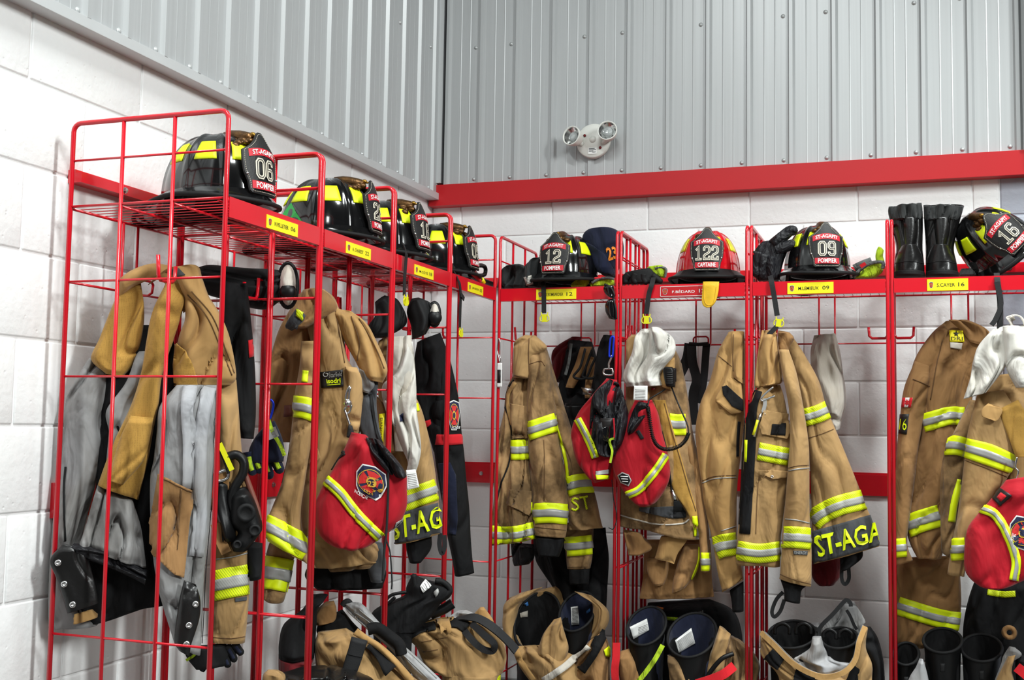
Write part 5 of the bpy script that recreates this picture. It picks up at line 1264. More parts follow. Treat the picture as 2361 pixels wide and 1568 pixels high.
# last locker, in shadow
for cx, cy, rx, ry, lb in ((1390, 920, 105, 60, 'black rubber boot beside the double divider below the brown trousers'), (1690, 810, 160, 70, 'tall black rubber boot between two others below the brown trousers'), (2010, 870, 170, 80, 'black rubber boot below the red crest bag')):
    r, q = boot(cx, cy, rx, ry, PY(.40), lb, 'black', .07)
    loft('toe_label', r, M['rubberm'], [(cx-20, cy+190, cx+20, cy+190), (cx-20, cy+260, cx+20, cy+260)], PY(.50), .005, amp=0, nu=6, nv=6)
D = hang('turnout_trousers', 2250, 1250, PT, 'tan turnout trousers with grey lining edge and red strap below the crest bag', 'trousers', TR)
loft('waist_side', D, M['tan'], [(2230, 940, 2290, 930), (2180, 1040, 2260, 1040), (2130, 1140, 2280, 1140), (2130, 1250, 2300, 1250), (2130, 1485, 2300, 1485)], PY(.50), .03, amp=.006, seed=231)
loft('lining_edge', D, M['grey'], [(2240, 860, 2290, 870), (2190, 940, 2340, 930), (2170, 1010, 2230, 1010), (2120, 1136, 2170, 1136)], PY(.48), .02, amp=.004, seed=232)
loft('waist_side', D, M['black'], [(2290, 930, 2400, 940), (2290, 1040, 2400, 1040), (2300, 1200, 2400, 1200), (2300, 1485, 2400, 1485)], PY(.46), .03, amp=.004, seed=233)
strap3('red_suspender', D, 'redflat', [(2300, 1030), (2340, 1060), (2400, 1110)], .03, PY(.53))
g = loft('grey_cloth', None, M['grey2'], [(1500, 960, 1530, 965), (1470, 1030, 1550, 1030), (1420, 1110, 1570, 1110), (1400, 1200, 1580, 1200), (1400, 1475, 1580, 1475)], PY(.50), .02, amp=.005, seed=234)
tag(g.ob, 'pale grey lining cloth bunched between the dark boots', 'cloth')
g = loft('trousers_shade_fill', None, M['black'], [(1960, 300, 2400, 300), (1900, 480, 2400, 480), (1860, 700, 2400, 700), (1860, 1000, 2400, 1000), (1880, 1480, 2400, 1480)], PY(.20), .05, amp=.01, seed=235)  # trousers widened in black to paint shade over the white wall
tag(g.ob, 'dark trousers with a dull yellow stripe, widened in black as painted shade behind the crest bag', 'trousers')
band('dull_stripe', g.ob, M['hatchy'], g, [(2060, 410), (2180, 430), (2290, 425)], 50)
TP = at(2240, 745, PY(.3)); 
o = MB().tube([TP+Vector((.016*cos(2*pi*k/24), 0, .016*sin(2*pi*k/24))) for k in range(24)], .008, 8, closed=True).build('brown_ring', M['tan2'])
tag(o, 'brown webbing ring hanging in shadow below the crest bag', 'ring')
setk()
# ------------------------------------------------------------------ gear hanging in the left-wall lockers
U1, U2, U3, U4 = PV(.28, -2.05), PV(.29, -1.62), PV(.29, -1.20), PV(.29, -.76)
# ---- inside-out coat at the open end
setk(*KC)
J = hang('turnout_coat', 400, 1330, U1, 'turnout coat hung inside out with grey lining and gold mesh sleeves', 'coat', COAT)
z1 = loft('painted_inner_shade', J, M['black'], [(420, -60, 620, -60), (330, 150, 660, 150), (300, 400, 640, 400), (280, 700, 640, 700), (250, 1000, 640, 1000), (200, 1200, 640, 1200), (200, 1290, 500, 1240), (230, 1315, 330, 1300)], U1, .02, amp=.008, seed=301)  # black sheet paints the shade in the coat's hollow
g1 = loft('lining', J, M['grey'], [(250, 90, 330, 120), (190, 190, 335, 180), (145, 280, 325, 300), (132, 450, 315, 450), (118, 620, 285, 650), (90, 790, 230, 860), (76, 950, 205, 1000), (66, 1150, 190, 1180), (64, 1325, 290, 1312)], PV(.25, -2.05), .045, amp=.012, seed=302)
band('lining_slit', J, M['black'], g1, [(142, 590), (135, 700), (140, 930)], 7, nv=1)
setk(92, 588, .625)
gm = loft('shoulder_mesh', J, M['mesh'], [(295, 125, 372, 100), (255, 220, 385, 200), (220, 310, 378, 300), (190, 385, 350, 400), (245, 440, 310, 450)], PV(.26, -2.06), .045, amp=.010, seed=303)
loft('collar', J, M['tan4'], [(280, 100, 292, 160), (345, 55, 362, 108), (430, 33, 440, 92), (520, 62, 500, 150), (580, 150, 530, 215)], PV(.285, -2.07), .035, amp=.006, seed=299)
setk(*KC)
g2 = loft('body_lining', J, M['grey'], [(470, 60, 560, 60), (420, 200, 520, 220), (330, 330, 480, 320), (340, 430, 440, 420), (330, 560, 400, 540)], PV(.27, -2.07), .04, amp=.014, seed=304)
s1 = loft('sleeve', J, M['mesh'], [(600, -250, 700, -250), (540, -120, 680, -130), (515, 0, 640, 0), (490, 150, 585, 170), (445, 300, 568, 310), (370, 460, 545, 420), (330, 560, 520, 560), (290, 672, 475, 740)], PV(.29, -2.09), .045, amp=.008, seed=305)
el = loft('elbow_pad', J, M['mesh'], [(440, 355, 545, 365), (395, 450, 530, 450), (360, 560, 500, 560), (338, 650, 405, 672)], PV(.315, -2.13), .025, amp=.004, seed=306)
s2 = loft('sleeve_end', J, M['grey'], [(288, 675, 450, 740), (262, 760, 462, 780), (235, 860, 490, 880), (205, 950, 512, 1050)], PV(.29, -2.09), .05, amp=.016, fu=12, seed=307)
bb = loft('hem_binding', J, M['blackn'], [(180, 940, 150, 1000), (260, 955, 240, 1015), (360, 985, 340, 1050), (440, 1025, 430, 1090), (520, 1065, 505, 1130)], PV(.30, -2.10), .03, amp=.008, fu=20, seed=308)
tb = loft('storm_tab', J, M['leather'], [(130, 942, 200, 960), (70, 1015, 240, 1000), (95, 1090, 265, 1080), (125, 1180, 285, 1160), (150, 1262, 292, 1215)], PV(.30, -2.12), .012, amp=.003, seed=309)
for x, y in ((108, 1030), (136, 1128), (175, 1222)): snap(J, tb, x, y, .0075)
rope('hem_cord', J, 'rubberm', [(190, 1250), (210, 1280), (240, 1285), (262, 1268)], .005, PV(.28, -2.08))
drape('size_label', J, M['tan4'], [g1], [(176, 1262), (262, 1268), (262, 1300), (180, 1306)], .03)
# collar and outer shell
c1 = loft('collar', J, M['tan4'], [(520, -245, 600, -300), (600, -310, 740, -330), (650, -260, 770, -270), (680, -180, 800, -190), (690, -90, 850, -110), (660, 0, 895, 0), (645, 110, 925, 170), (650, 225, 900, 215)], PV(.31, -2.06), .055, amp=.012, seed=311)
drape('hanger_label', J, M['greyd'], c1, [(615, -315), (660, -322), (690, -290), (650, -280)], .004)
for q in ([(700, -200), (790, -100), (860, 60), (905, 170)], [(720, -215), (815, -100), (880, 60), (915, 160)], [(660, 100), (700, 90), (740, 170), (745, 210)]): seam(J, c1, q, 4)
m2 = poly('neck_mesh', J, M['mesh'], c1, [(655, 20), (700, 60), (745, 180), (742, 215), (650, 230), (645, 120)], .010, 10)
o1 = loft('outer_shell', J, M['tan'], [(830, 190, 925, 190), (835, 330, 937, 330), (845, 450, 945, 450), (850, 600, 960, 600), (840, 760, 990, 760), (822, 900, 990, 900), (815, 1040, 978, 1040), (815, 1220, 982, 1200), (805, 1390, 965, 1390)], PV(.36, -2.02), .045, amp=.006, seed=312)
stripe(J, o1, [(815, 1138), (900, 1120), (982, 1105)], 138, 'hatchy', 'hatchg')
seam(J, o1, [(818, 1015), (900, 1005), (978, 985)], 5, 'silver', name='piping'); seam(J, o1, [(806, 1370), (890, 1378), (965, 1368)])
drape('fabric_tag', J, M['greyd'], o1, [(918, 1192), (972, 1185), (972, 1202), (920, 1210)], .003)
p2 = loft('front_lining', J, M['grey'], [(650, 215, 850, 215), (575, 310, 832, 330), (560, 430, 825, 450), (545, 560, 822, 560), (530, 640, 815, 700), (530, 800, 800, 860), (540, 960, 785, 1000), (550, 1050, 775, 1140), (575, 1180, 770, 1300), (640, 1390, 760, 1450)], PV(.33, -2.09), .05, amp=.012, seed=313)
band('facing', J, M['grey2'], p2, [(800, 225), (765, 400), (755, 600), (755, 850), (740, 1000)], 60, off=.006, n=24)
band('facing', J, M['grey2'], p2, [(715, 215), (700, 300), (710, 480), (705, 690)], 58, off=.009, n=20)
band('zipper', J, M['rubberm'], p2, [(838, 235), (830, 450), (812, 800), (790, 1150), (775, 1400)], 10, off=.012, n=30, nv=1)
pk = poly('inside_pocket', J, M['tan2'], p2, [(572, 622), (720, 700), (725, 720), (700, 980), (680, 1100), (640, 1085), (555, 1000), (520, 930)], .010, 12)
seam(J, p2, [(580, 640), (650, 672), (715, 708)], 4, off=.0125); seam(J, p2, [(672, 690), (665, 850), (650, 970)], 4, off=.0125)
lt = loft('storm_tab', J, M['leather'], [(685, 1110, 740, 1130), (665, 1190, 760, 1200), (650, 1290, 755, 1290), (640, 1390, 720, 1400), (660, 1430, 710, 1455)], PV(.365, -2.16), .014, amp=.003, seed=314)
for x, y in ((738, 1220), (708, 1317), (697, 1404)): snap(J, lt, x, y, .0075)
# ---- respirator clipped to that coat
RS = hang('respirator', 950, 980, PV(.42, -2.02), 'black rubber respirator mask with yellow tag clipped to the inside-out coat', 'respirator')
PM = PV(.42, -2.02)
rm = loft('face_seal', RS, M['rubber'], [(905, 690, 970, 680), (890, 770, 1010, 740), (890, 850, 1038, 820), (930, 890, 1045, 870), (900, 940, 1030, 900), (910, 975, 975, 970)], PM, .045, amp=.006, seed=321)
loft('head_harness', RS, M['rubber'], [(830, 640, 900, 640), (820, 740, 900, 740), (850, 860, 920, 850), (860, 930, 930, 930)], PM, .03, amp=.012, fu=14, seed=322)
rope('rubber_strap', RS, 'rubber', [(885, 545), (925, 535), (958, 565), (955, 620), (915, 690), (905, 760), (940, 840), (990, 850), (1020, 830)], .011, PV(.43, -2.04))
rope('rubber_strap', RS, 'redbrown', [(955, 600), (985, 680), (1020, 780), (1030, 840)], .007, PV(.425, -2.03))
for x, y, r in ((970, 800, .022), (930, 945, .010), (1010, 880, .014)):
    p = at(x, y, PM, .045); q = PM[0].to_track_quat('Z', 'Y').to_matrix().to_4x4()
    MB().lathe([(r, 0), (r, .01), (r*.7, .014), (r*.6, .010), (0, .010)], Matrix.Translation(p) @ q, 20).build('valve', M['rubberm'], RS)
rope('buckle', RS, 'steel', [(835, 620), (880, 605), (885, 640), (840, 655), (835, 620)], .004, PV(.43, -2.04), 16)
strap3('yellow_tag', RS, 'buckle', [(848, 482), (875, 540), (905, 605)], .012, PV(.43, -2.05), .004)
rope('snap_clip', RS, 'steel', [(838, 310), (848, 340), (830, 380), (838, 400), (832, 430)], .003, PV(.43, -2.05))
rope('chain', RS, 'rubberm', [(832, 430), (836, 480), (870, 560), (890, 620)], .0035, PV(.425, -2.05))
strap3('tan_strap', RS, 'tan2', [(860, 620), (870, 680), (835, 740), (820, 790)], .022, PV(.42, -2.04))
strap3('tan_strap', RS, 'tan2', [(830, 850), (850, 920), (880, 985)], .024, PV(.42, -2.04))
loft('filter_pouch', RS, M['black'], [(960, 930, 1045, 940), (970, 1020, 1045, 1010), (985, 1110, 1040, 1100)], PV(.42, -1.99), .03, amp=.006, seed=323)
# ---- gloves: helper
def glove(label, mat, trim, pl, palm, fingers, r, cuff=None, group='work gloves', cat='glove', name='work_glove', lift=.0, cmat=None):
    cx, cy = palm[len(palm)//2][0], palm[-1][1]
    root = thing(name, at(cx, cy, pl), label, cat, group)
    loft('palm', root, M[mat], palm, pl, r*1.5, amp=.003, seed=len(label), nu=16, nv=18, top=.6)
    for f in fingers:
        P = [at(p[0], p[1], pl, p[2] if len(p) > 2 else lift) for p in f]; m = len(P)-1; n = 12
        C = [crom(P, m*i/n) for i in range(n+1)]
        MB().tube(C, [r*(1-.25*(i/n)) * (1 if i < n-1 else (.85 if i == n-1 else .45)) for i in range(n+1)], 10).build('finger', M[mat], root)
        if trim: MB().tube([c+pl[0]*r*.62 for c in C[2:n-2]], r*.42, 6).build('finger_guard', M[trim], root)
    if cuff: loft('cuff', root, M[cmat or mat], cuff, pl, r*1.7, amp=.004, seed=7, nu=14, nv=12)
    return root
glove('black work glove with navy fingertips below the inside-out coat', 'black', 'navy', PV(.36, -2.04), [(680, 1420, 880, 1400), (700, 1470, 890, 1450), (740, 1520, 880, 1500)], [[(880, 1410), (905, 1450), (920, 1485)], [(915, 1400), (935, 1430), (955, 1450)], [(860, 1440), (880, 1480), (890, 1510)], [(760, 1480), (770, 1510), (760, 1525)]], .011)
strap3('cuff_binding', bpy.data.objects['work_glove'], 'lime', [(760, 1420), (730, 1455), (695, 1478)], .006, PV(.37, -2.05))
# ---- black fleece, breathing mask with clear visor, hanging behind
setk()
g = loft('black_fleece', None, M['black'], [(510, 655, 570, 655), (505, 750, 580, 750), (520, 850, 588, 850), (535, 950, 590, 950), (548, 1010, 585, 1012)], PV(.34, -1.92), .05, amp=.012, seed=331)
tag(g.ob, 'black fleece garment hanging behind the inside-out coat', 'fleece')
drape('logo', g.ob, M['redflat'], g, [(572, 785), (584, 782), (584, 822), (574, 825)], .003, 3, 4)
def air_mask(label, pl, body, ring, lens_col='lens', seed=1):
    """facepiece: rubber body (rows), oval visor ring (cx, cy, rx, ry) with clear lens"""
    cx, cy, rx, ry = ring; C0 = at(cx, cy, pl); root = thing('breathing_mask', C0-Vector((0, 0, .05)), label, 'mask', 'breathing masks')
    for k, b in enumerate(body): loft('rubber_body', root, M['rubberm'], b, pl, .045, amp=.010, fu=12, seed=seed+k)
    Rr = at(cx+rx, cy, pl)-C0; Uu = at(cx, cy-ry, pl)-C0; n = pl[0]
    side = Rr.normalized()
    q = [C0+n*.03+(Rr*cos(2*pi*k/36)-n*Rr.length*1.0*cos(2*pi*k/36)*.0)+Uu*sin(2*pi*k/36) for k in range(36)]
    MB().tube(q, .0075, 8, closed=True).build('visor_rim', M['rubber'], root)
    V = []; F = []; N = 24
    for j in range(7):
        e = pi/2*j/6
        for k in range(N): a = 2*pi*k/N; V.append(C0+n*(.03+.035*sin(e))+Rr*(cos(a)*cos(e)*.97)+Uu*(sin(a)*cos(e)*.97))
    for j in range(6):
        for k in range(N): F.append((j*N+k, j*N+(k+1) % N, (j+1)*N+(k+1) % N, (j+1)*N+k))
    mesh_obj('visor', V, F, M[lens_col], root)
    MB().lathe([(.022, 0), (.022, .02), (.016, .03), (0, .03)], Matrix.Translation(C0+n*.035-Uu*.35) @ n.to_track_quat('Z', 'Y').to_matrix().to_4x4(), 18).build('inlet', M['rubber'], root)
    return root
setk(*KA)
air_mask('black breathing mask with clear visor hanging between the tan coats', PV(.34, -1.78), [[(980, 1090, 965, 1220), (1060, 1075, 1060, 1260), (1180, 1085, 1180, 1290), (1300, 1095, 1290, 1330), (1420, 1100, 1400, 1340), (1490, 1110, 1480, 1290)]], (1525, 1205, 52, 128), 'cottong', 341)
setk(*KB)
air_mask('black breathing mask with grey visor hanging above the white cloth', PV(.30, -1.22), [[(830, 1150, 900, 1100), (830, 1250, 1000, 1140), (780, 1330, 1060, 1300), (820, 1410, 930, 1400)], [(1090, 1130, 1150, 1120), (1060, 1220, 1240, 1170), (1090, 1320, 1260, 1260), (1100, 1420, 1200, 1380)]], (1255, 1245, 34, 80), 'cottong', 345)
# ---- coat with the black maker's patch
setk(*KD)
J = hang('turnout_coat', 330, 1480, U2, 'tan turnout coat with black Starfield patch and steel snap hook', 'coat', COAT)
b0 = loft('back_panel', J, M['tan2'], [(270, 120, 360, 90), (190, 260, 400, 240), (145, 400, 400, 400), (110, 540, 380, 540), (130, 700, 330, 700), (180, 850, 320, 850)], PV(.24, -1.60), .05, amp=.014, seed=351)
b1 = loft('front_panel', J, M['tan'], [(310, 65, 420, 62), (290, 130, 480, 120), (330, 260, 515, 260), (370, 420, 540, 420), (385, 560, 618, 550), (370, 740, 615, 740), (335, 900, 570, 900), (305, 1080, 500, 1080), (300, 1250, 480, 1250), (330, 1400, 600, 1400), (380, 1500, 690, 1470)], U2, .055, amp=.010, seed=352)
s1 = loft('sleeve', J, M['tan'], [(300, 330, 390, 330), (292, 460, 392, 460), (268, 600, 388, 620), (255, 740, 375, 760), (235, 900, 345, 900), (200, 1060, 320, 1060), (150, 1190, 300, 1220), (105, 1320, 330, 1400), (200, 1400, 380, 1500)], PV(.31, -1.68), .045, amp=.008, seed=353)
stripe(J, s1, [(262, 665), (320, 672), (385, 695)], 112)
stripe(J, s1, [(108, 1275), (190, 1320), (335, 1405)], [115, 125, 130])
band('yellow_edge', J, M['hiviz'], s1, [(325, 480), (318, 540)], 30)
seam(J, s1, [(240, 760), (235, 900), (200, 1060)], 4); seam(J, b1, [(470, 130), (500, 300), (525, 440)], 4)
poly('pocket', J, M['tan'], b1, [(310, 850), (378, 835), (402, 930), (370, 965), (310, 965)], .008)
drape('red_tab', J, M['redbrown'], b0, [(222, 665), (255, 662), (255, 720), (222, 722)], .02, 3, 3)
hd = loft('collar', J, M['tan2'], [(330, 58, 400, 58), (280, 100, 455, 100), (245, 170, 480, 170), (225, 260, 330, 260)], PV(.32, -1.66), .05, amp=.010, seed=354)
drape('collar_strap', J, M['greyd'], hd, [(285, 160), (320, 190), (260, 290), (215, 265)], .012); drape('yellow_mark', J, M['hatchy'], hd, [(285, 165), (315, 180), (300, 215), (278, 200)], .016, 3, 3)
c2 = loft('collar', J, M['tan4'], [(450, 155, 560, 175), (480, 240, 640, 240), (530, 340, 690, 330), (580, 430, 735, 430), (610, 490, 745, 490), (640, 530, 720, 545)], PV(.36, -1.60), .05, amp=.012, seed=355)
for q in ([(560, 200), (600, 330), (590, 430)], [(600, 210), (680, 350), (730, 470)]): seam(J, c2, q, 4)
ln = loft('lining', J, M['greyd'], [(610, 500, 700, 540), (610, 620, 690, 640), (590, 740, 700, 750), (620, 830, 720, 860), (640, 880, 720, 900)], PV(.35, -1.60), .03, amp=.010, seed=356)
ln2 = loft('lining', J, M['grey'], [(600, 460, 640, 480), (605, 540, 680, 550), (620, 590, 650, 600)], PV(.37, -1.61), .015, amp=.005, seed=357)
fr = loft('front_edge', J, M['tan'], [(525, 460, 590, 465), (545, 520, 615, 530), (540, 640, 616, 650), (535, 740, 605, 760), (550, 800, 590, 800)], PV(.36, -1.66), .02, amp=.006, seed=358)
band('zipper', J, M['rubberm'], [ln], [(660, 600), (670, 700), (690, 800), (715, 860)], 12, off=.006)
lw = loft('hem', J, M['tan3'], [(320, 1280, 500, 1300), (330, 1400, 690, 1370), (420, 1480, 700, 1440), (450, 1520, 660, 1500)], PV(.31, -1.60), .03, amp=.010, seed=359)
stripe(J, [lw, s1], [(330, 1340), (390, 1430), (420, 1480)], 60)
pa = drape('maker_patch', J, M['ink'], [b1], [(402, 488), (517, 474), (521, 563), (410, 571)], .006, 8, 6)
dletter('Starfield', [(445, 490), (512, 484), (513, 508), (447, 516)], [b1], M['silver'], J, .0085)
dletter('isodri', [(432, 524), (505, 516), (506, 543), (435, 548)], [b1], M['hiviz'], J, .0085, .02)
band('patch_line', J, M['hiviz'], [b1], [(435, 556), (505, 550)], 3.5, off=.0085, nv=1)
band('patch_mark', J, M['silver'], [b1], [(425, 490), (418, 500), (424, 512), (438, 508), (440, 496), (430, 494)], 4, off=.0085, nv=1, n=20)
s2 = loft('sleeve', J, M['tan3'], [(150, 1330, 290, 1370), (120, 1430, 262, 1460), (105, 1540, 240, 1560), (100, 1640, 215, 1660), (120, 1672, 200, 1675)], PV(.27, -1.62), .045, amp=.006, seed=360)
stripe(J, s2, [(110, 1520), (180, 1530), (255, 1545)], 170)
loft('inside', J, M['black'], [(360, 1450, 700, 1440), (320, 1540, 740, 1520), (380, 1610, 720, 1600)], PV(.25, -1.56), .04, amp=.01, seed=361)
loft('side_lining', J, M['greyd'], [(640, 1360, 720, 1370), (640, 1480, 740, 1480), (660, 1570, 720, 1570)], PV(.33, -1.58), .02, amp=.01, seed=362)
# snap hook
SN = hang('snap_hook', 545, 770, PV(.40, -1.68), 'long steel swivel snap hook holding the crested red bag', 'snap hook')
PN = PV(.40, -1.69)
rope('hook', SN, 'steel', [(552, 560), (540, 580), (530, 620), (535, 655), (545, 640), (548, 600), (556, 565)], .0032, PN, 24)
MB().blob(at(541, 650, PN), (.012, .012, .012), 12, 8).build('swivel', M['steel'], SN)
rope('hook', SN, 'steel', [(541, 660), (525, 680), (532, 700), (545, 740), (552, 760)], .0038, PN, 20); rope('gate', SN, 'steel', [(545, 665), (560, 660), (552, 690), (538, 705)], .003, PN, 16)
# ---- crested red bag
R4 = hang('gear_bag', 580, 1400, PV(.42, -1.66), 'red gear bag with crest 23 and diagonal stripe hanging on a steel snap hook', 'bag', 'red gear bags')
PB4 = PV(.42, -1.68)
b4 = loft('bag_body', R4, M['rednyl'], [(560, 798, 635, 812), (535, 860, 690, 870), (490, 950, 765, 950), (440, 1030, 840, 1010), (395, 1110, 846, 1090), (365, 1180, 846, 1180), (368, 1260, 810, 1265), (395, 1330, 730, 1330), (455, 1380, 650, 1385), (530, 1402, 590, 1402)], PB4, .06, amp=.007, seed=371)
stripe(R4, b4, [(422, 1040), (500, 1110), (600, 1235), (716, 1348)], 56)
loft('drawn_mouth', R4, M['blackn'], [(635, 825, 700, 835), (650, 890, 750, 890), (700, 960, 810, 960), (760, 1020, 842, 1015), (800, 1035, 838, 1032)], PV(.45, -1.70), .03, amp=.014, fu=14, seed=372)
crest(R4, qfn([(612, 944), (752, 1008), (738, 1182), (548, 1090)], [b4], .004))
dletter('INCENDIE', [(582, 1092), (638, 1128), (634, 1145), (578, 1108)], [b4], M['white'], R4, .014)
dletter('1924', [(628, 1090), (668, 1104), (664, 1118), (624, 1104)], [b4], M['crestgold'], R4, .0155)
dletter('CASERNE', [(642, 1022), (700, 1040), (698, 1050), (640, 1034)], [b4], M['crestgold'], R4, .0155)
dletter('23', [(645, 1046), (684, 1054), (680, 1084), (641, 1076)], [b4], M['crestgold'], R4, .0155, .02)
band('black_tab', R4, M['webbing'], b4, [(450, 990), (480, 940), (525, 905)], 18)
band('black_tab', R4, M['webbing'], b4, [(498, 895), (525, 905)], 16)
poly('brand_patch', R4, M['silver'], b4, [(778, 1300), (790, 1265), (838, 1238), (836, 1268), (800, 1300), (780, 1318)], .004)
poly('brand_patch_field', R4, M['ink'], b4, [(788, 1294), (796, 1272), (828, 1252), (828, 1266), (798, 1292)], .0055)
rope('drawcord', R4, 'webbing', [(748, 920), (750, 1100), (742, 1300), (730, 1420), (722, 1568)], .0035, PV(.47, -1.72))
rope('drawcord', R4, 'webbing', [(742, 930), (740, 1150), (738, 1330), (760, 1420), (770, 1560), (768, 1610)], .0022, PV(.46, -1.70))
loft('top_strap', R4, M['webbing'], [(545, 760, 565, 765), (538, 800, 575, 810), (535, 825, 560, 830)], PV(.42, -1.68), .008, amp=0, nu=8, nv=8)
# ---- lime-trimmed gloves on a blue carabiner
GV = glove('pair of navy gloves with lime fingers on a blue carabiner', 'navy', 'lime', PV(.36, -1.72), [(125, 750, 165, 740), (60, 830, 200, 820), (30, 900, 215, 890), (40, 960, 210, 950)], [[(60, 900), (75, 960), (95, 1010)], [(110, 900), (120, 970), (145, 1040)], [(150, 890), (175, 960), (200, 1010)], [(30, 900), (40, 970), (60, 1020)]], .017, cat='gloves')
strap3('lime_strap', GV, 'lime', [(130, 730), (155, 800), (190, 860), (215, 920)], .010, PV(.385, -1.76)); strap3('grey_strap', GV, 'silver', [(140, 780), (160, 830)], .03, PV(.385, -1.76))
rope('carabiner', GV, 'blue', [(130, 640), (145, 632), (158, 655), (150, 700), (138, 730), (130, 700), (130, 640)], .003, PV(.385, -1.76), 24)
# ---- white cloth, lettered coat, sweater
W = hang('flash_hood', 850, 1090, PV(.34, -1.26), 'white hood cloth hanging in front of the ST-AG coat, paper label at its end', 'hood', 'flash hoods')
w1 = loft('hood_cloth', W, M['cottong'], [(748, 310, 870, 300), (740, 430, 880, 420), (745, 560, 870, 560), (770, 700, 850, 700), (785, 880, 860, 880), (790, 890, 858, 892)], PV(.33, -1.25), .035, amp=.012, seed=381)
w2 = loft('hood_cloth', W, M['cotton'], [(850, 330, 878, 330), (800, 480, 890, 470), (720, 560, 896, 580), (735, 680, 898, 690), (790, 790, 912, 790), (820, 880, 920, 880), (850, 950, 912, 940), (845, 1000, 895, 1000)], PV(.345, -1.27), .035, amp=.014, fu=11, seed=382)
drape('printed_mark', W, M['crestblue'], [w2, w1], [(808, 712), (828, 700), (828, 742), (812, 745)], .004, 3, 3)
pl_ = loft('paper_label', W, M['white'], [(842, 995, 892, 990), (845, 1045, 902, 1038), (848, 1098, 912, 1082)], PV(.37, -1.30), .002, amp=.001, nu=8, nv=8, top=1, bot=1, pw=.2)
for k in range(8): band('fine_print', W, M['silver'], [pl_], [(850+k, 1018+k*9), (892+k*1.5, 1012+k*8.6)], 3, off=.001, nv=1, th=.001)
J = hang('turnout_coat', 900, 1370, U3, 'tan turnout coat with black ST-AG lettering band beside the black sweater', 'coat', COAT)
d1 = loft('back_panel', J, M['tan'], [(700, 330, 740, 300), (690, 450, 780, 450), (700, 620, 905, 640), (710, 780, 955, 800), (740, 950, 985, 950), (770, 1080, 1000, 1060), (780, 1220, 1012, 1170), (785, 1376, 1020, 1325)], PV(.29, -1.18), .045, amp=.009, seed=391, hem=.006)
stripe(J, d1, [(780, 1180), (845, 1150), (1002, 1092)], 108, 'hatchy', 'hatchg')
drape('letter_band', J, M['greyd'], d1, [(778, 1224), (1014, 1160), (1022, 1328), (785, 1376)], .006, 20, 12)
dletter('ST-AG', [(770, 1240), (1015, 1178), (1018, 1290), (782, 1358)], [d1], M['hiviz'], J, .013, .02)
band('yellow_edge', J, M['hiviz'], d1, [(896, 650), (906, 690)], 14); 
lf = loft('front_panel', J, M['tan2'], [(680, 600, 700, 620), (690, 700, 760, 700), (700, 850, 785, 860), (720, 920, 790, 900)], PV(.31, -1.24), .03, amp=.006, seed=392)
drape('yellow_tag', J, M['plate'], [lf], [(709, 705), (730, 702), (728, 850), (712, 850)], .012, 2, 4); dletter('DANGER', [(724, 725), (724, 830), (714, 830), (714, 725)], [lf], M['ink'], J, .015)
loft('cuff', J, M['black'], [(840, 1350, 975, 1330), (845, 1410, 970, 1400), (860, 1470, 920, 1470)], PV(.28, -1.16), .04, amp=.008, seed=393)
strap3('loop', J, 'webbing', [(1020, 1320), (1015, 1380), (1028, 1425), (1042, 1390), (1040, 1330)], .014, PV(.30, -1.18))
SW = hang('sweater', 1120, 1540, U4, 'black uniform sweater with red arm band and crest hanging in the corner', 'sweater')
w1 = loft('body', SW, M['black'], [(900, 335, 1020, 285), (885, 430, 1060, 400), (890, 560, 1070, 540), (905, 680, 1060, 660), (950, 790, 1040, 790), (985, 900, 1060, 900)], PV(.28, -.80), .05, amp=.012, seed=401)
w2 = loft('sleeve', SW, M['black'], [(1000, 420, 1070, 420), (1005, 530, 1098, 540), (985, 660, 1116, 640), (985, 800, 1130, 800), (988, 900, 1142, 900), (1010, 1050, 1155, 1050), (1035, 1200, 1170, 1200), (1055, 1330, 1176, 1330), (1080, 1450, 1185, 1450), (1095, 1540, 1195, 1522)], PV(.31, -.80), .045, amp=.008, seed=402)
band('red_arm_band', SW, M['redflat'], w2, [(987, 836), (1060, 838), (1133, 834)], 54, off=.004)
crest(SW, qfn([(1058, 632), (1118, 632), (1120, 792), (1058, 792)], [w2], .004))
dletter('INCENDIE', [(1072, 770), (1116, 768), (1114, 782), (1076, 783)], [w2], M['white'], SW, .014)
drape('red_trim', SW, M['redflat'], w1, [(938, 740), (962, 735), (970, 760), (940, 785)], .012, 4, 3)
poly('elbow_patch', SW, M['navy'], w2, [(1010, 960), (1070, 955), (1100, 1020), (1110, 1250), (1100, 1330), (1050, 1320), (1035, 1150)], .004, 14)
# ------------------------------------------------------------------ on the floor in the left lockers
setk(*K4)
F1, F2, F3 = PV(.30, -1.66), PV(.30, -1.22), PV(.30, -.80)
g = hang('gear_sack', 420, 1250, PV(.2, -1.66), 'black and red gear sack slumped against the left wall', 'bag')
loft('sack_top', g, M['black'], [(540, 420, 680, 420), (480, 540, 600, 520), (330, 660, 590, 660), (290, 800, 580, 800), (285, 920, 570, 920)], PV(.22, -1.70), .07, amp=.012, seed=411)
k_ = loft('sack_bottom', g, M['dredc'], [(285, 900, 570, 920), (285, 1000, 540, 1010), (290, 1300, 520, 1300), (290, 2050, 520, 2050)], PV(.22, -1.70), .075, amp=.010, seed=412)
band('lime_trim', g, M['lime'], k_, [(468, 705), (472, 790), (470, 850)], 14, off=.02)
D = hang('turnout_trousers', 900, 1300, F1, 'tan turnout trousers with silver lining edge slumped in the locker below the crested bag', 'trousers', TR)
t1 = loft('front', D, M['tan'], [(600, 720, 830, 690), (575, 820, 930, 760), (578, 930, 1080, 880), (600, 1030, 1260, 1010), (700, 1150, 1440, 1140), (700, 1300, 1500, 1300), (700, 2050, 1500, 2050)], PV(.32, -1.64), .07, amp=.010, seed=421)
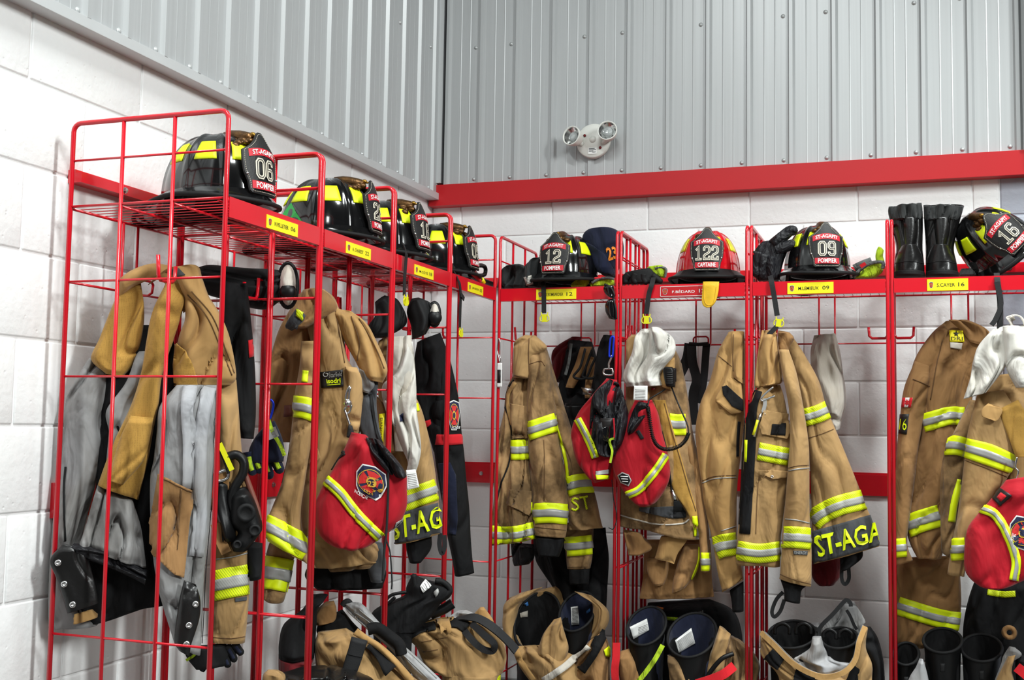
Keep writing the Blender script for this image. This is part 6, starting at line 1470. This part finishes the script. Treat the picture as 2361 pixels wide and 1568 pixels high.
loft('rolled_flap', D, M['tan2'], [(660, 480, 730, 470), (575, 560, 750, 540), (570, 620, 740, 620), (590, 665, 690, 640)], PV(.30, -1.62), .04, amp=.008, seed=422)
loft('black_flap', D, M['black'], [(600, 650, 800, 540), (590, 720, 880, 640), (640, 760, 960, 720), (800, 800, 1010, 760)], PV(.29, -1.60), .04, amp=.008, seed=423)
sl = loft('lining', D, M['grey2'], [(800, 500, 870, 480), (850, 570, 960, 500), (950, 660, 1090, 640), (1080, 770, 1220, 770), (1200, 880, 1360, 890), (1290, 990, 1480, 1000), (1400, 1104, 1590, 1104)], PV(.36, -1.60), .02, amp=.008, fu=12, seed=424)
for q in ([(890, 560), (1010, 640), (1140, 770), (1280, 900), (1480, 1090)], [(930, 540), (1050, 640), (1200, 770), (1350, 900), (1550, 1090)]): seam(D, sl, q, 6, 'silver', name='lining_stitch')
snap(D, sl, 912, 598, .006)
loft('waistband', D, M['tan4'], [(880, 740, 920, 690), (960, 790, 1000, 750), (1060, 850, 1110, 820), (1180, 960, 1240, 940), (1300, 1110, 1380, 1100)], PV(.39, -1.66), .015, amp=.002, seed=425)
for q in ([(905, 720), (1080, 840), (1220, 960), (1330, 1090)],): band('black_insert', D, M['black'], [t1], [(1000, 820), (1080, 900), (1180, 1040)], 110, off=.03)
st = loft('wide_strap', D, M['webbing'], [(870, 755, 1000, 790), (845, 850, 970, 880), (820, 930, 945, 960), (785, 1050, 915, 1040)], PV(.40, -1.70), .008, amp=.002, seed=426)
seam(D, [st], [(830, 895), (960, 925)], 4, 'rubberm')
rope('padded_edge', D, 'black', [(1000, 700), (1080, 690), (1180, 760), (1250, 820), (1270, 900)], .016, PV(.40, -1.62))
rope('elastic_loop', D, 'webbing', [(795, 510), (820, 480), (850, 480), (880, 540)], .008, PV(.36, -1.60))
B_ = hang('rubber_boot', 1350, 800, PV(.28, -1.30), 'black boot leaning back with white label in its mouth, behind the tan trousers', 'boot', 'rubber boots standing in the lockers')
k1 = loft('shaft', B_, M['black'], [(1360, 250, 1430, 290), (1310, 360, 1660, 360), (1290, 430, 1660, 430), (1150, 490, 1580, 490), (1040, 560, 1520, 580), (1010, 680, 1400, 700), (1050, 820, 1350, 820), (1080, 1900, 1340, 1900)], PV(.27, -1.30), .06, amp=.006, seed=431)
rope('mouth_binding', B_, 'rubberm', [(1365, 260), (1385, 370), (1440, 460), (1540, 460), (1640, 410), (1655, 370), (1600, 320), (1540, 310)], .009, PV(.31, -1.32))
drape('label', B_, M['white'], [k1], [(1415, 360), (1458, 305), (1510, 352), (1440, 405)], .008, 4, 4); drape('label', B_, M['silver'], [k1], [(1530, 400), (1560, 370), (1570, 400), (1545, 445)], .008, 2, 2)
for k in range(4): band('print_line', B_, M['silver'], [k1], [(1425+k*14, 362-k*13), (1448+k*16, 392-k*10)], 3, off=.0095, nv=1)
rope('pull_handle', B_, 'rubber', [(1310, 400), (1200, 420), (1150, 460), (1160, 490), (1220, 440)], .005, PV(.31, -1.32))
rope('toe', B_, 'rubber', [(1500, 580), (1600, 540), (1680, 490)], .016, PV(.28, -1.28))
D = hang('turnout_trousers', 1750, 1250, F2, 'tan turnout trousers with loose black suspenders beside the corner on the left', 'trousers', TR)
t2 = loft('front', D, M['tan'], [(1300, 690, 1680, 610), (1290, 740, 1900, 640), (1380, 830, 2060, 740), (1430, 930, 2105, 880), (1470, 1000, 2100, 980), (1560, 1045, 2080, 1030), (1600, 1120, 2060, 1110), (1640, 1850, 2040, 1850)], PV(.36, -1.20), .07, amp=.016, fu=7, seed=441)
wb2 = band('waistband', D, M['tan4'], [t2], [(1300, 690), (1450, 615), (1580, 590), (1690, 605)], 46, off=.012)
band('hook_tape', D, M['black'], [t2], [(1320, 740), (1420, 690), (1540, 665)], 84, off=.008); band('hook_tape', D, M['black'], [t2], [(1660, 640), (1730, 650), (1790, 690)], 90, off=.008)
drape('belt_loop', D, M['tan4'], [t2], [(1530, 605), (1640, 595), (1665, 715), (1585, 725)], .018)
for q in ([(1430, 800), (1540, 780), (1640, 760)], [(1440, 880), (1560, 860)]): seam(D, [t2], q, 5)
loft('rolled_flap', D, M['tan4'], [(1900, 520, 1930, 520), (1850, 580, 1990, 600), (1870, 620, 2010, 640)], PV(.36, -1.12), .02, amp=.003, seed=442)
loft('lining', D, M['grey2'], [(1720, 550, 1800, 548), (1660, 590, 1860, 580), (1650, 610, 1850, 610)], PV(.34, -1.12), .02, amp=.006, seed=443)
NU = Vector((.35, -.45, .8))
strap3('suspender', D, 'webbing', [(1690, 620), (1800, 600, .05), (1900, 620, .07), (2010, 690, .09), (2120, 790, .09), (2190, 870, .09)], .034, PV(.37, -1.18), .004, nrm=NU)
strap3('suspender', D, 'webbing', [(1730, 630), (1790, 730, .08), (1860, 810, .10), (1930, 860, .10), (2000, 870, .11), (2010, 810, .12), (1930, 740, .11), (1830, 650, .07)], .020, PV(.37, -1.18), .004, 40)
h = loft('cuff', D, M['hatchy'], [(1690, 1050, 2060, 1040), (1690, 1110, 2060, 1110), (1700, 1300, 2040, 1300), (1700, 2050, 2040, 2050)], PV(.36, -1.22), .06, amp=.004, seed=444)
g = hang('black_coat', 600, 1200, PV(.40, -1.70), 'black leather-like coat bundle with a tan sleeve on the locker floor', 'coat')
loft('bundle', g, M['leather'], [(560, 1000, 760, 1000), (300, 1060, 1000, 1080), (260, 1140, 1060, 1140), (260, 1300, 1060, 1300), (260, 2050, 1060, 2050)], PV(.44, -1.74), .08, amp=.02, fu=12, seed=451)
loft('tan_sleeve', g, M['tan'], [(200, 1022, 290, 1030), (160, 1070, 345, 1075), (160, 1150, 350, 1150), (160, 1300, 350, 1300), (160, 2050, 350, 2050)], PV(.46, -1.76), .04, amp=.008, seed=452)
setk()
# ------------------------------------------------------------------ small gear on the shelves
setk(*KE)
G = hang('fleece_hat', 220, 605, PY(.40), 'charcoal fleece hat crumpled at the corner end of the back shelf', 'hat')
loft('crown', G, M['fleece'], [(230, 420, 320, 412), (140, 470, 345, 460), (115, 540, 350, 540), (105, 606, 340, 606)], PY(.40), .05, amp=.016, fu=14, seed=501)
G = hang('neck_warmer', 420, 605, PY(.42), 'charcoal fleece neck warmer with white label beside helmet 12', 'neck warmer')
k1 = loft('roll', G, M['fleece'], [(440, 362, 500, 350), (345, 400, 505, 390), (322, 470, 505, 470), (330, 550, 500, 550), (345, 606, 490, 606)], PY(.43), .05, amp=.016, fu=14, seed=502)
drape('care_label', G, M['cottong'], k1, [(325, 515), (388, 495), (402, 572), (345, 584)], .004, 4, 4)
for k in range(5): band('fine_print', G, M['silver'], k1, [(338+k*2, 525+k*11), (388+k*2, 511+k*11)], 4, off=.0055, nv=1)
C = hang('baseball_cap', 1030, 600, PY(.34), 'navy cloth cap with yellow numerals leaning beside helmet 12', 'cap')
k2 = loft('crown', C, M['navy'], [(920, 105, 1060, 95), (850, 150, 1130, 125), (832, 215, 1165, 220), (860, 300, 1165, 330), (920, 400, 1130, 430), (1000, 500, 1095, 510)], PY(.33), .08, amp=.004, seed=503)
poly('visor', C, M['navy'], k2, [(838, 205), (920, 245), (1010, 325), (1060, 400), (1095, 490), (1010, 480), (900, 420), (796, 312)], .016, 14, .006)
dletter('23', [(1020, 262), (1100, 250), (1125, 350), (1040, 378)], [k2], M['orange'], C, .004, .03, 'number')
GLV = 'work gloves'
r = glove('lime work glove with grey cuff edge lying under the navy cap', 'lime', None, PY(.45), [(800, 515, 890, 500), (740, 560, 880, 560), (725, 592, 850, 592)], [[(800, 560), (760, 575), (725, 588)], [(830, 520), (870, 510), (893, 506)]], .010, group=GLV)
r = glove('lime work glove with red tag and grey edge beside the divider', 'lime', None, PY(.45), [(950, 540, 1090, 520), (900, 560, 1095, 560), (895, 590, 1090, 590)], [[(920, 570), (905, 580), (893, 588)]], .012, group=GLV)
rope('grey_edge', r, 'glovegrey', [(900, 560), (960, 530), (1040, 520), (1090, 530)], .005, PY(.475)); rope('red_tag', r, 'redflat', [(925, 525), (985, 520)], .005, PY(.475), 4)
SG = hang('sunglasses', 1060, 880, PY(.53), 'black wraparound sunglasses hanging over the shelf lip at the divider', 'sunglasses')
PS = PY(.548)
loft('lens', SG, M['lensd'], [(1010, 585, 1085, 580), (1002, 620, 1095, 615), (1020, 660, 1095, 660), (1060, 690, 1090, 690)], PS, .016, amp=0, nu=14, nv=14)
loft('lens', SG, M['lensd'], [(1045, 700, 1095, 700), (1018, 750, 1105, 745), (1020, 810, 1112, 820), (1050, 865, 1110, 878)], PS, .018, amp=0, nu=14, nv=14)
rope('frame', SG, 'rubber', [(1010, 575), (1060, 600), (1092, 660), (1085, 700), (1105, 780), (1110, 870)], .004, PY(.56))
# black gloves with lime cuff
r = glove('black knuckle-guard gloves with lime cuff lying beside the red helmet', 'rubberm', None, PY(.47), [(1200, 470, 1420, 435), (1160, 510, 1460, 480), (1150, 555, 1500, 540), (1160, 575, 1500, 565)], [[(1215, 490), (1185, 530), (1190, 570)], [(1275, 485), (1260, 530), (1285, 570)], [(1345, 490), (1345, 530), (1375, 572)], [(1420, 500), (1460, 530), (1500, 560)]], .013, cuff=[(1390, 420, 1500, 412), (1375, 440, 1535, 440), (1430, 480, 1530, 500), (1470, 510, 1520, 520)], cmat='lime', group=GLV, lift=.018)
rope('grey_edge', r, 'glovegrey', [(1440, 440), (1500, 430), (1535, 450), (1525, 515)], .004, PY(.49)); 
Yt = loft('leather_tab', None, M['yleather'], [(1848, 552, 1986, 552), (1842, 640, 1978, 640), (1838, 715, 1958, 715), (1850, 755, 1935, 750), (1875, 772, 1910, 770)], PY(.535), .005, amp=.002, seed=511, pw=.3, bot=1)
tag(Yt.ob, 'yellow leather tab hanging over the shelf lip below the red helmet', 'leather tab')
seam(Yt.ob, Yt, [(1862, 565), (1856, 680), (1872, 740), (1905, 752), (1940, 720), (1965, 565)], 3, 'yleather', .0015, 'stitching')
# black leather gloves left of helmet 09
setk(*KG)
r = glove('bulky black leather gloves piled between divider and helmet 09', 'blackn', None, PY(.42), [(200, 375, 330, 370), (140, 450, 400, 430), (120, 540, 370, 540), (125, 620, 350, 620), (170, 690, 340, 680)], [[(290, 400), (370, 330), (430, 285), (480, 300)], [(310, 440), (400, 410), (470, 385)], [(170, 460), (150, 560), (160, 660)], [(220, 480), (200, 580), (215, 680)], [(280, 500), (265, 600), (280, 685)]], .022, group=GLV, lift=.02)
r = glove('lime and grey glove with red tag beside helmet 09', 'lime', None, PY(.40), [(1060, 545, 1165, 545), (1000, 590, 1172, 575), (955, 640, 1165, 620), (935, 668, 1110, 662)], [[(1150, 540), (1140, 490), (1150, 440), (1160, 425)]], .014, group=GLV, lift=.0)
rope('grey_edge', r, 'glovegrey', [(930, 660), (1000, 590), (1080, 545), (1165, 540), (1170, 590)], .006, PY(.43)); strap3('red_tag', r, 'redflat', [(990, 575), (1030, 548)], .012, PY(.435)); rope('grey_back', r, 'glovegrey', [(940, 590), (1000, 560), (1080, 530)], .014, PY(.40))
# pair of leather boots
def lboot(label, rows, toe, tongue, top):
    P = PY(.36); b = hang('leather_boot', (rows[-1][0]+rows[-1][2])/2, 655, P, label, 'boot', 'pair of black leather boots')
    sh = loft('shaft', b, M['leather'], rows, P, .055, amp=.004, fu=12, seed=len(label), top=.9, bot=1)
    tk = loft('toe_cap', b, M['leather'], toe, PY(.43), .075, amp=.0015, seed=3, top=.3, bot=.95)
    tg = loft('tongue', b, M['leather'], tongue, PY(.40), .035, amp=.003, seed=4)
    fz = loft('fleece_lining', b, M['fleece'], top, PY(.38), .05, amp=.010, fu=20, seed=6, hem=.006)
    x0, x1 = toe[-1][0], toe[-1][2]
    loft('sole', b, M['rubberm'], [(x0-4, 628, x1+4, 628), (x0-4, 660, x1+4, 660)], PY(.43), .085, amp=0, nv=6, top=1, bot=1)
    seam(b, [tk], [(x0+5, 548), ((x0+x1)/2, 530), (x1-5, 548)], 4, 'rubberm', .002, 'toe_seam')
    seam(b, [tg, sh], [(tongue[0][0]+20, 220), (tongue[0][0]+25, 150), ((tongue[0][0]+tongue[0][2])/2, 135), (tongue[0][2]-25, 150), (tongue[0][2]-20, 220)], 4, 'rubberm', .003, 'pull_tab')
    return b
lboot('black leather boot with fleece lining standing beside the divider', [(1212, 150, 1490, 130), (1232, 250, 1492, 250), (1262, 350, 1490, 350), (1275, 440, 1490, 440), (1262, 540, 1500, 540), (1252, 655, 1505, 655)], [(1330, 400, 1440, 400), (1290, 470, 1475, 470), (1266, 550, 1500, 550), (1262, 650, 1503, 650)], [(1320, 150, 1450, 150), (1330, 280, 1450, 280), (1335, 380, 1440, 380), (1340, 440, 1435, 440)], [(1215, 95, 1480, 62), (1212, 140, 1488, 120), (1230, 200, 1480, 190), (1260, 215, 1460, 205)])
lboot('black leather boot with flared top standing beside the tipped helmet', [(1496, 100, 1822, 90), (1500, 220, 1785, 220), (1508, 340, 1755, 340), (1512, 440, 1740, 440), (1512, 540, 1760, 540), (1514, 655, 1778, 655)], [(1570, 400, 1690, 400), (1540, 470, 1720, 470), (1518, 550, 1760, 550), (1516, 650, 1775, 650)], [(1570, 150, 1720, 150), (1580, 280, 1710, 280), (1590, 380, 1690, 380), (1595, 440, 1690, 440)], [(1495, 82, 1815, 82), (1500, 140, 1800, 140), (1510, 200, 1770, 200), (1530, 215, 1740, 210)])
g = loft('grey_glove', None, M['glovegrey'], [(1800, 590, 1880, 590), (1785, 620, 1915, 615), (1785, 650, 1925, 650)], PY(.34), .03, amp=.006, seed=521)
tag(g.ob, 'flat grey glove lying between leather boots and tipped helmet', 'glove')
# flashlight by the corner helmet
setk(*KB)
Pf = PX(.44)
f = hang('flashlight', 1600, 1020, Pf, 'black flashlight with red and yellow trim lying beside the corner helmet', 'flashlight')
rope('strap_ring', f, 'rubber', [(1525, 895), (1600, 885), (1628, 905), (1622, 950), (1580, 958), (1535, 945)], .008, Pf)
rope('barrel', f, 'rubber', [(1520, 950), (1560, 975), (1620, 1000), (1670, 1020)], .011, PX(.46), 20)
rope('red_trim', f, 'redflat', [(1530, 940), (1570, 975), (1590, 1000)], .007, PX(.474), 8); rope('yellow_trim', f, 'plate', [(1600, 985), (1615, 1010)], .009, PX(.466), 4)
setk()
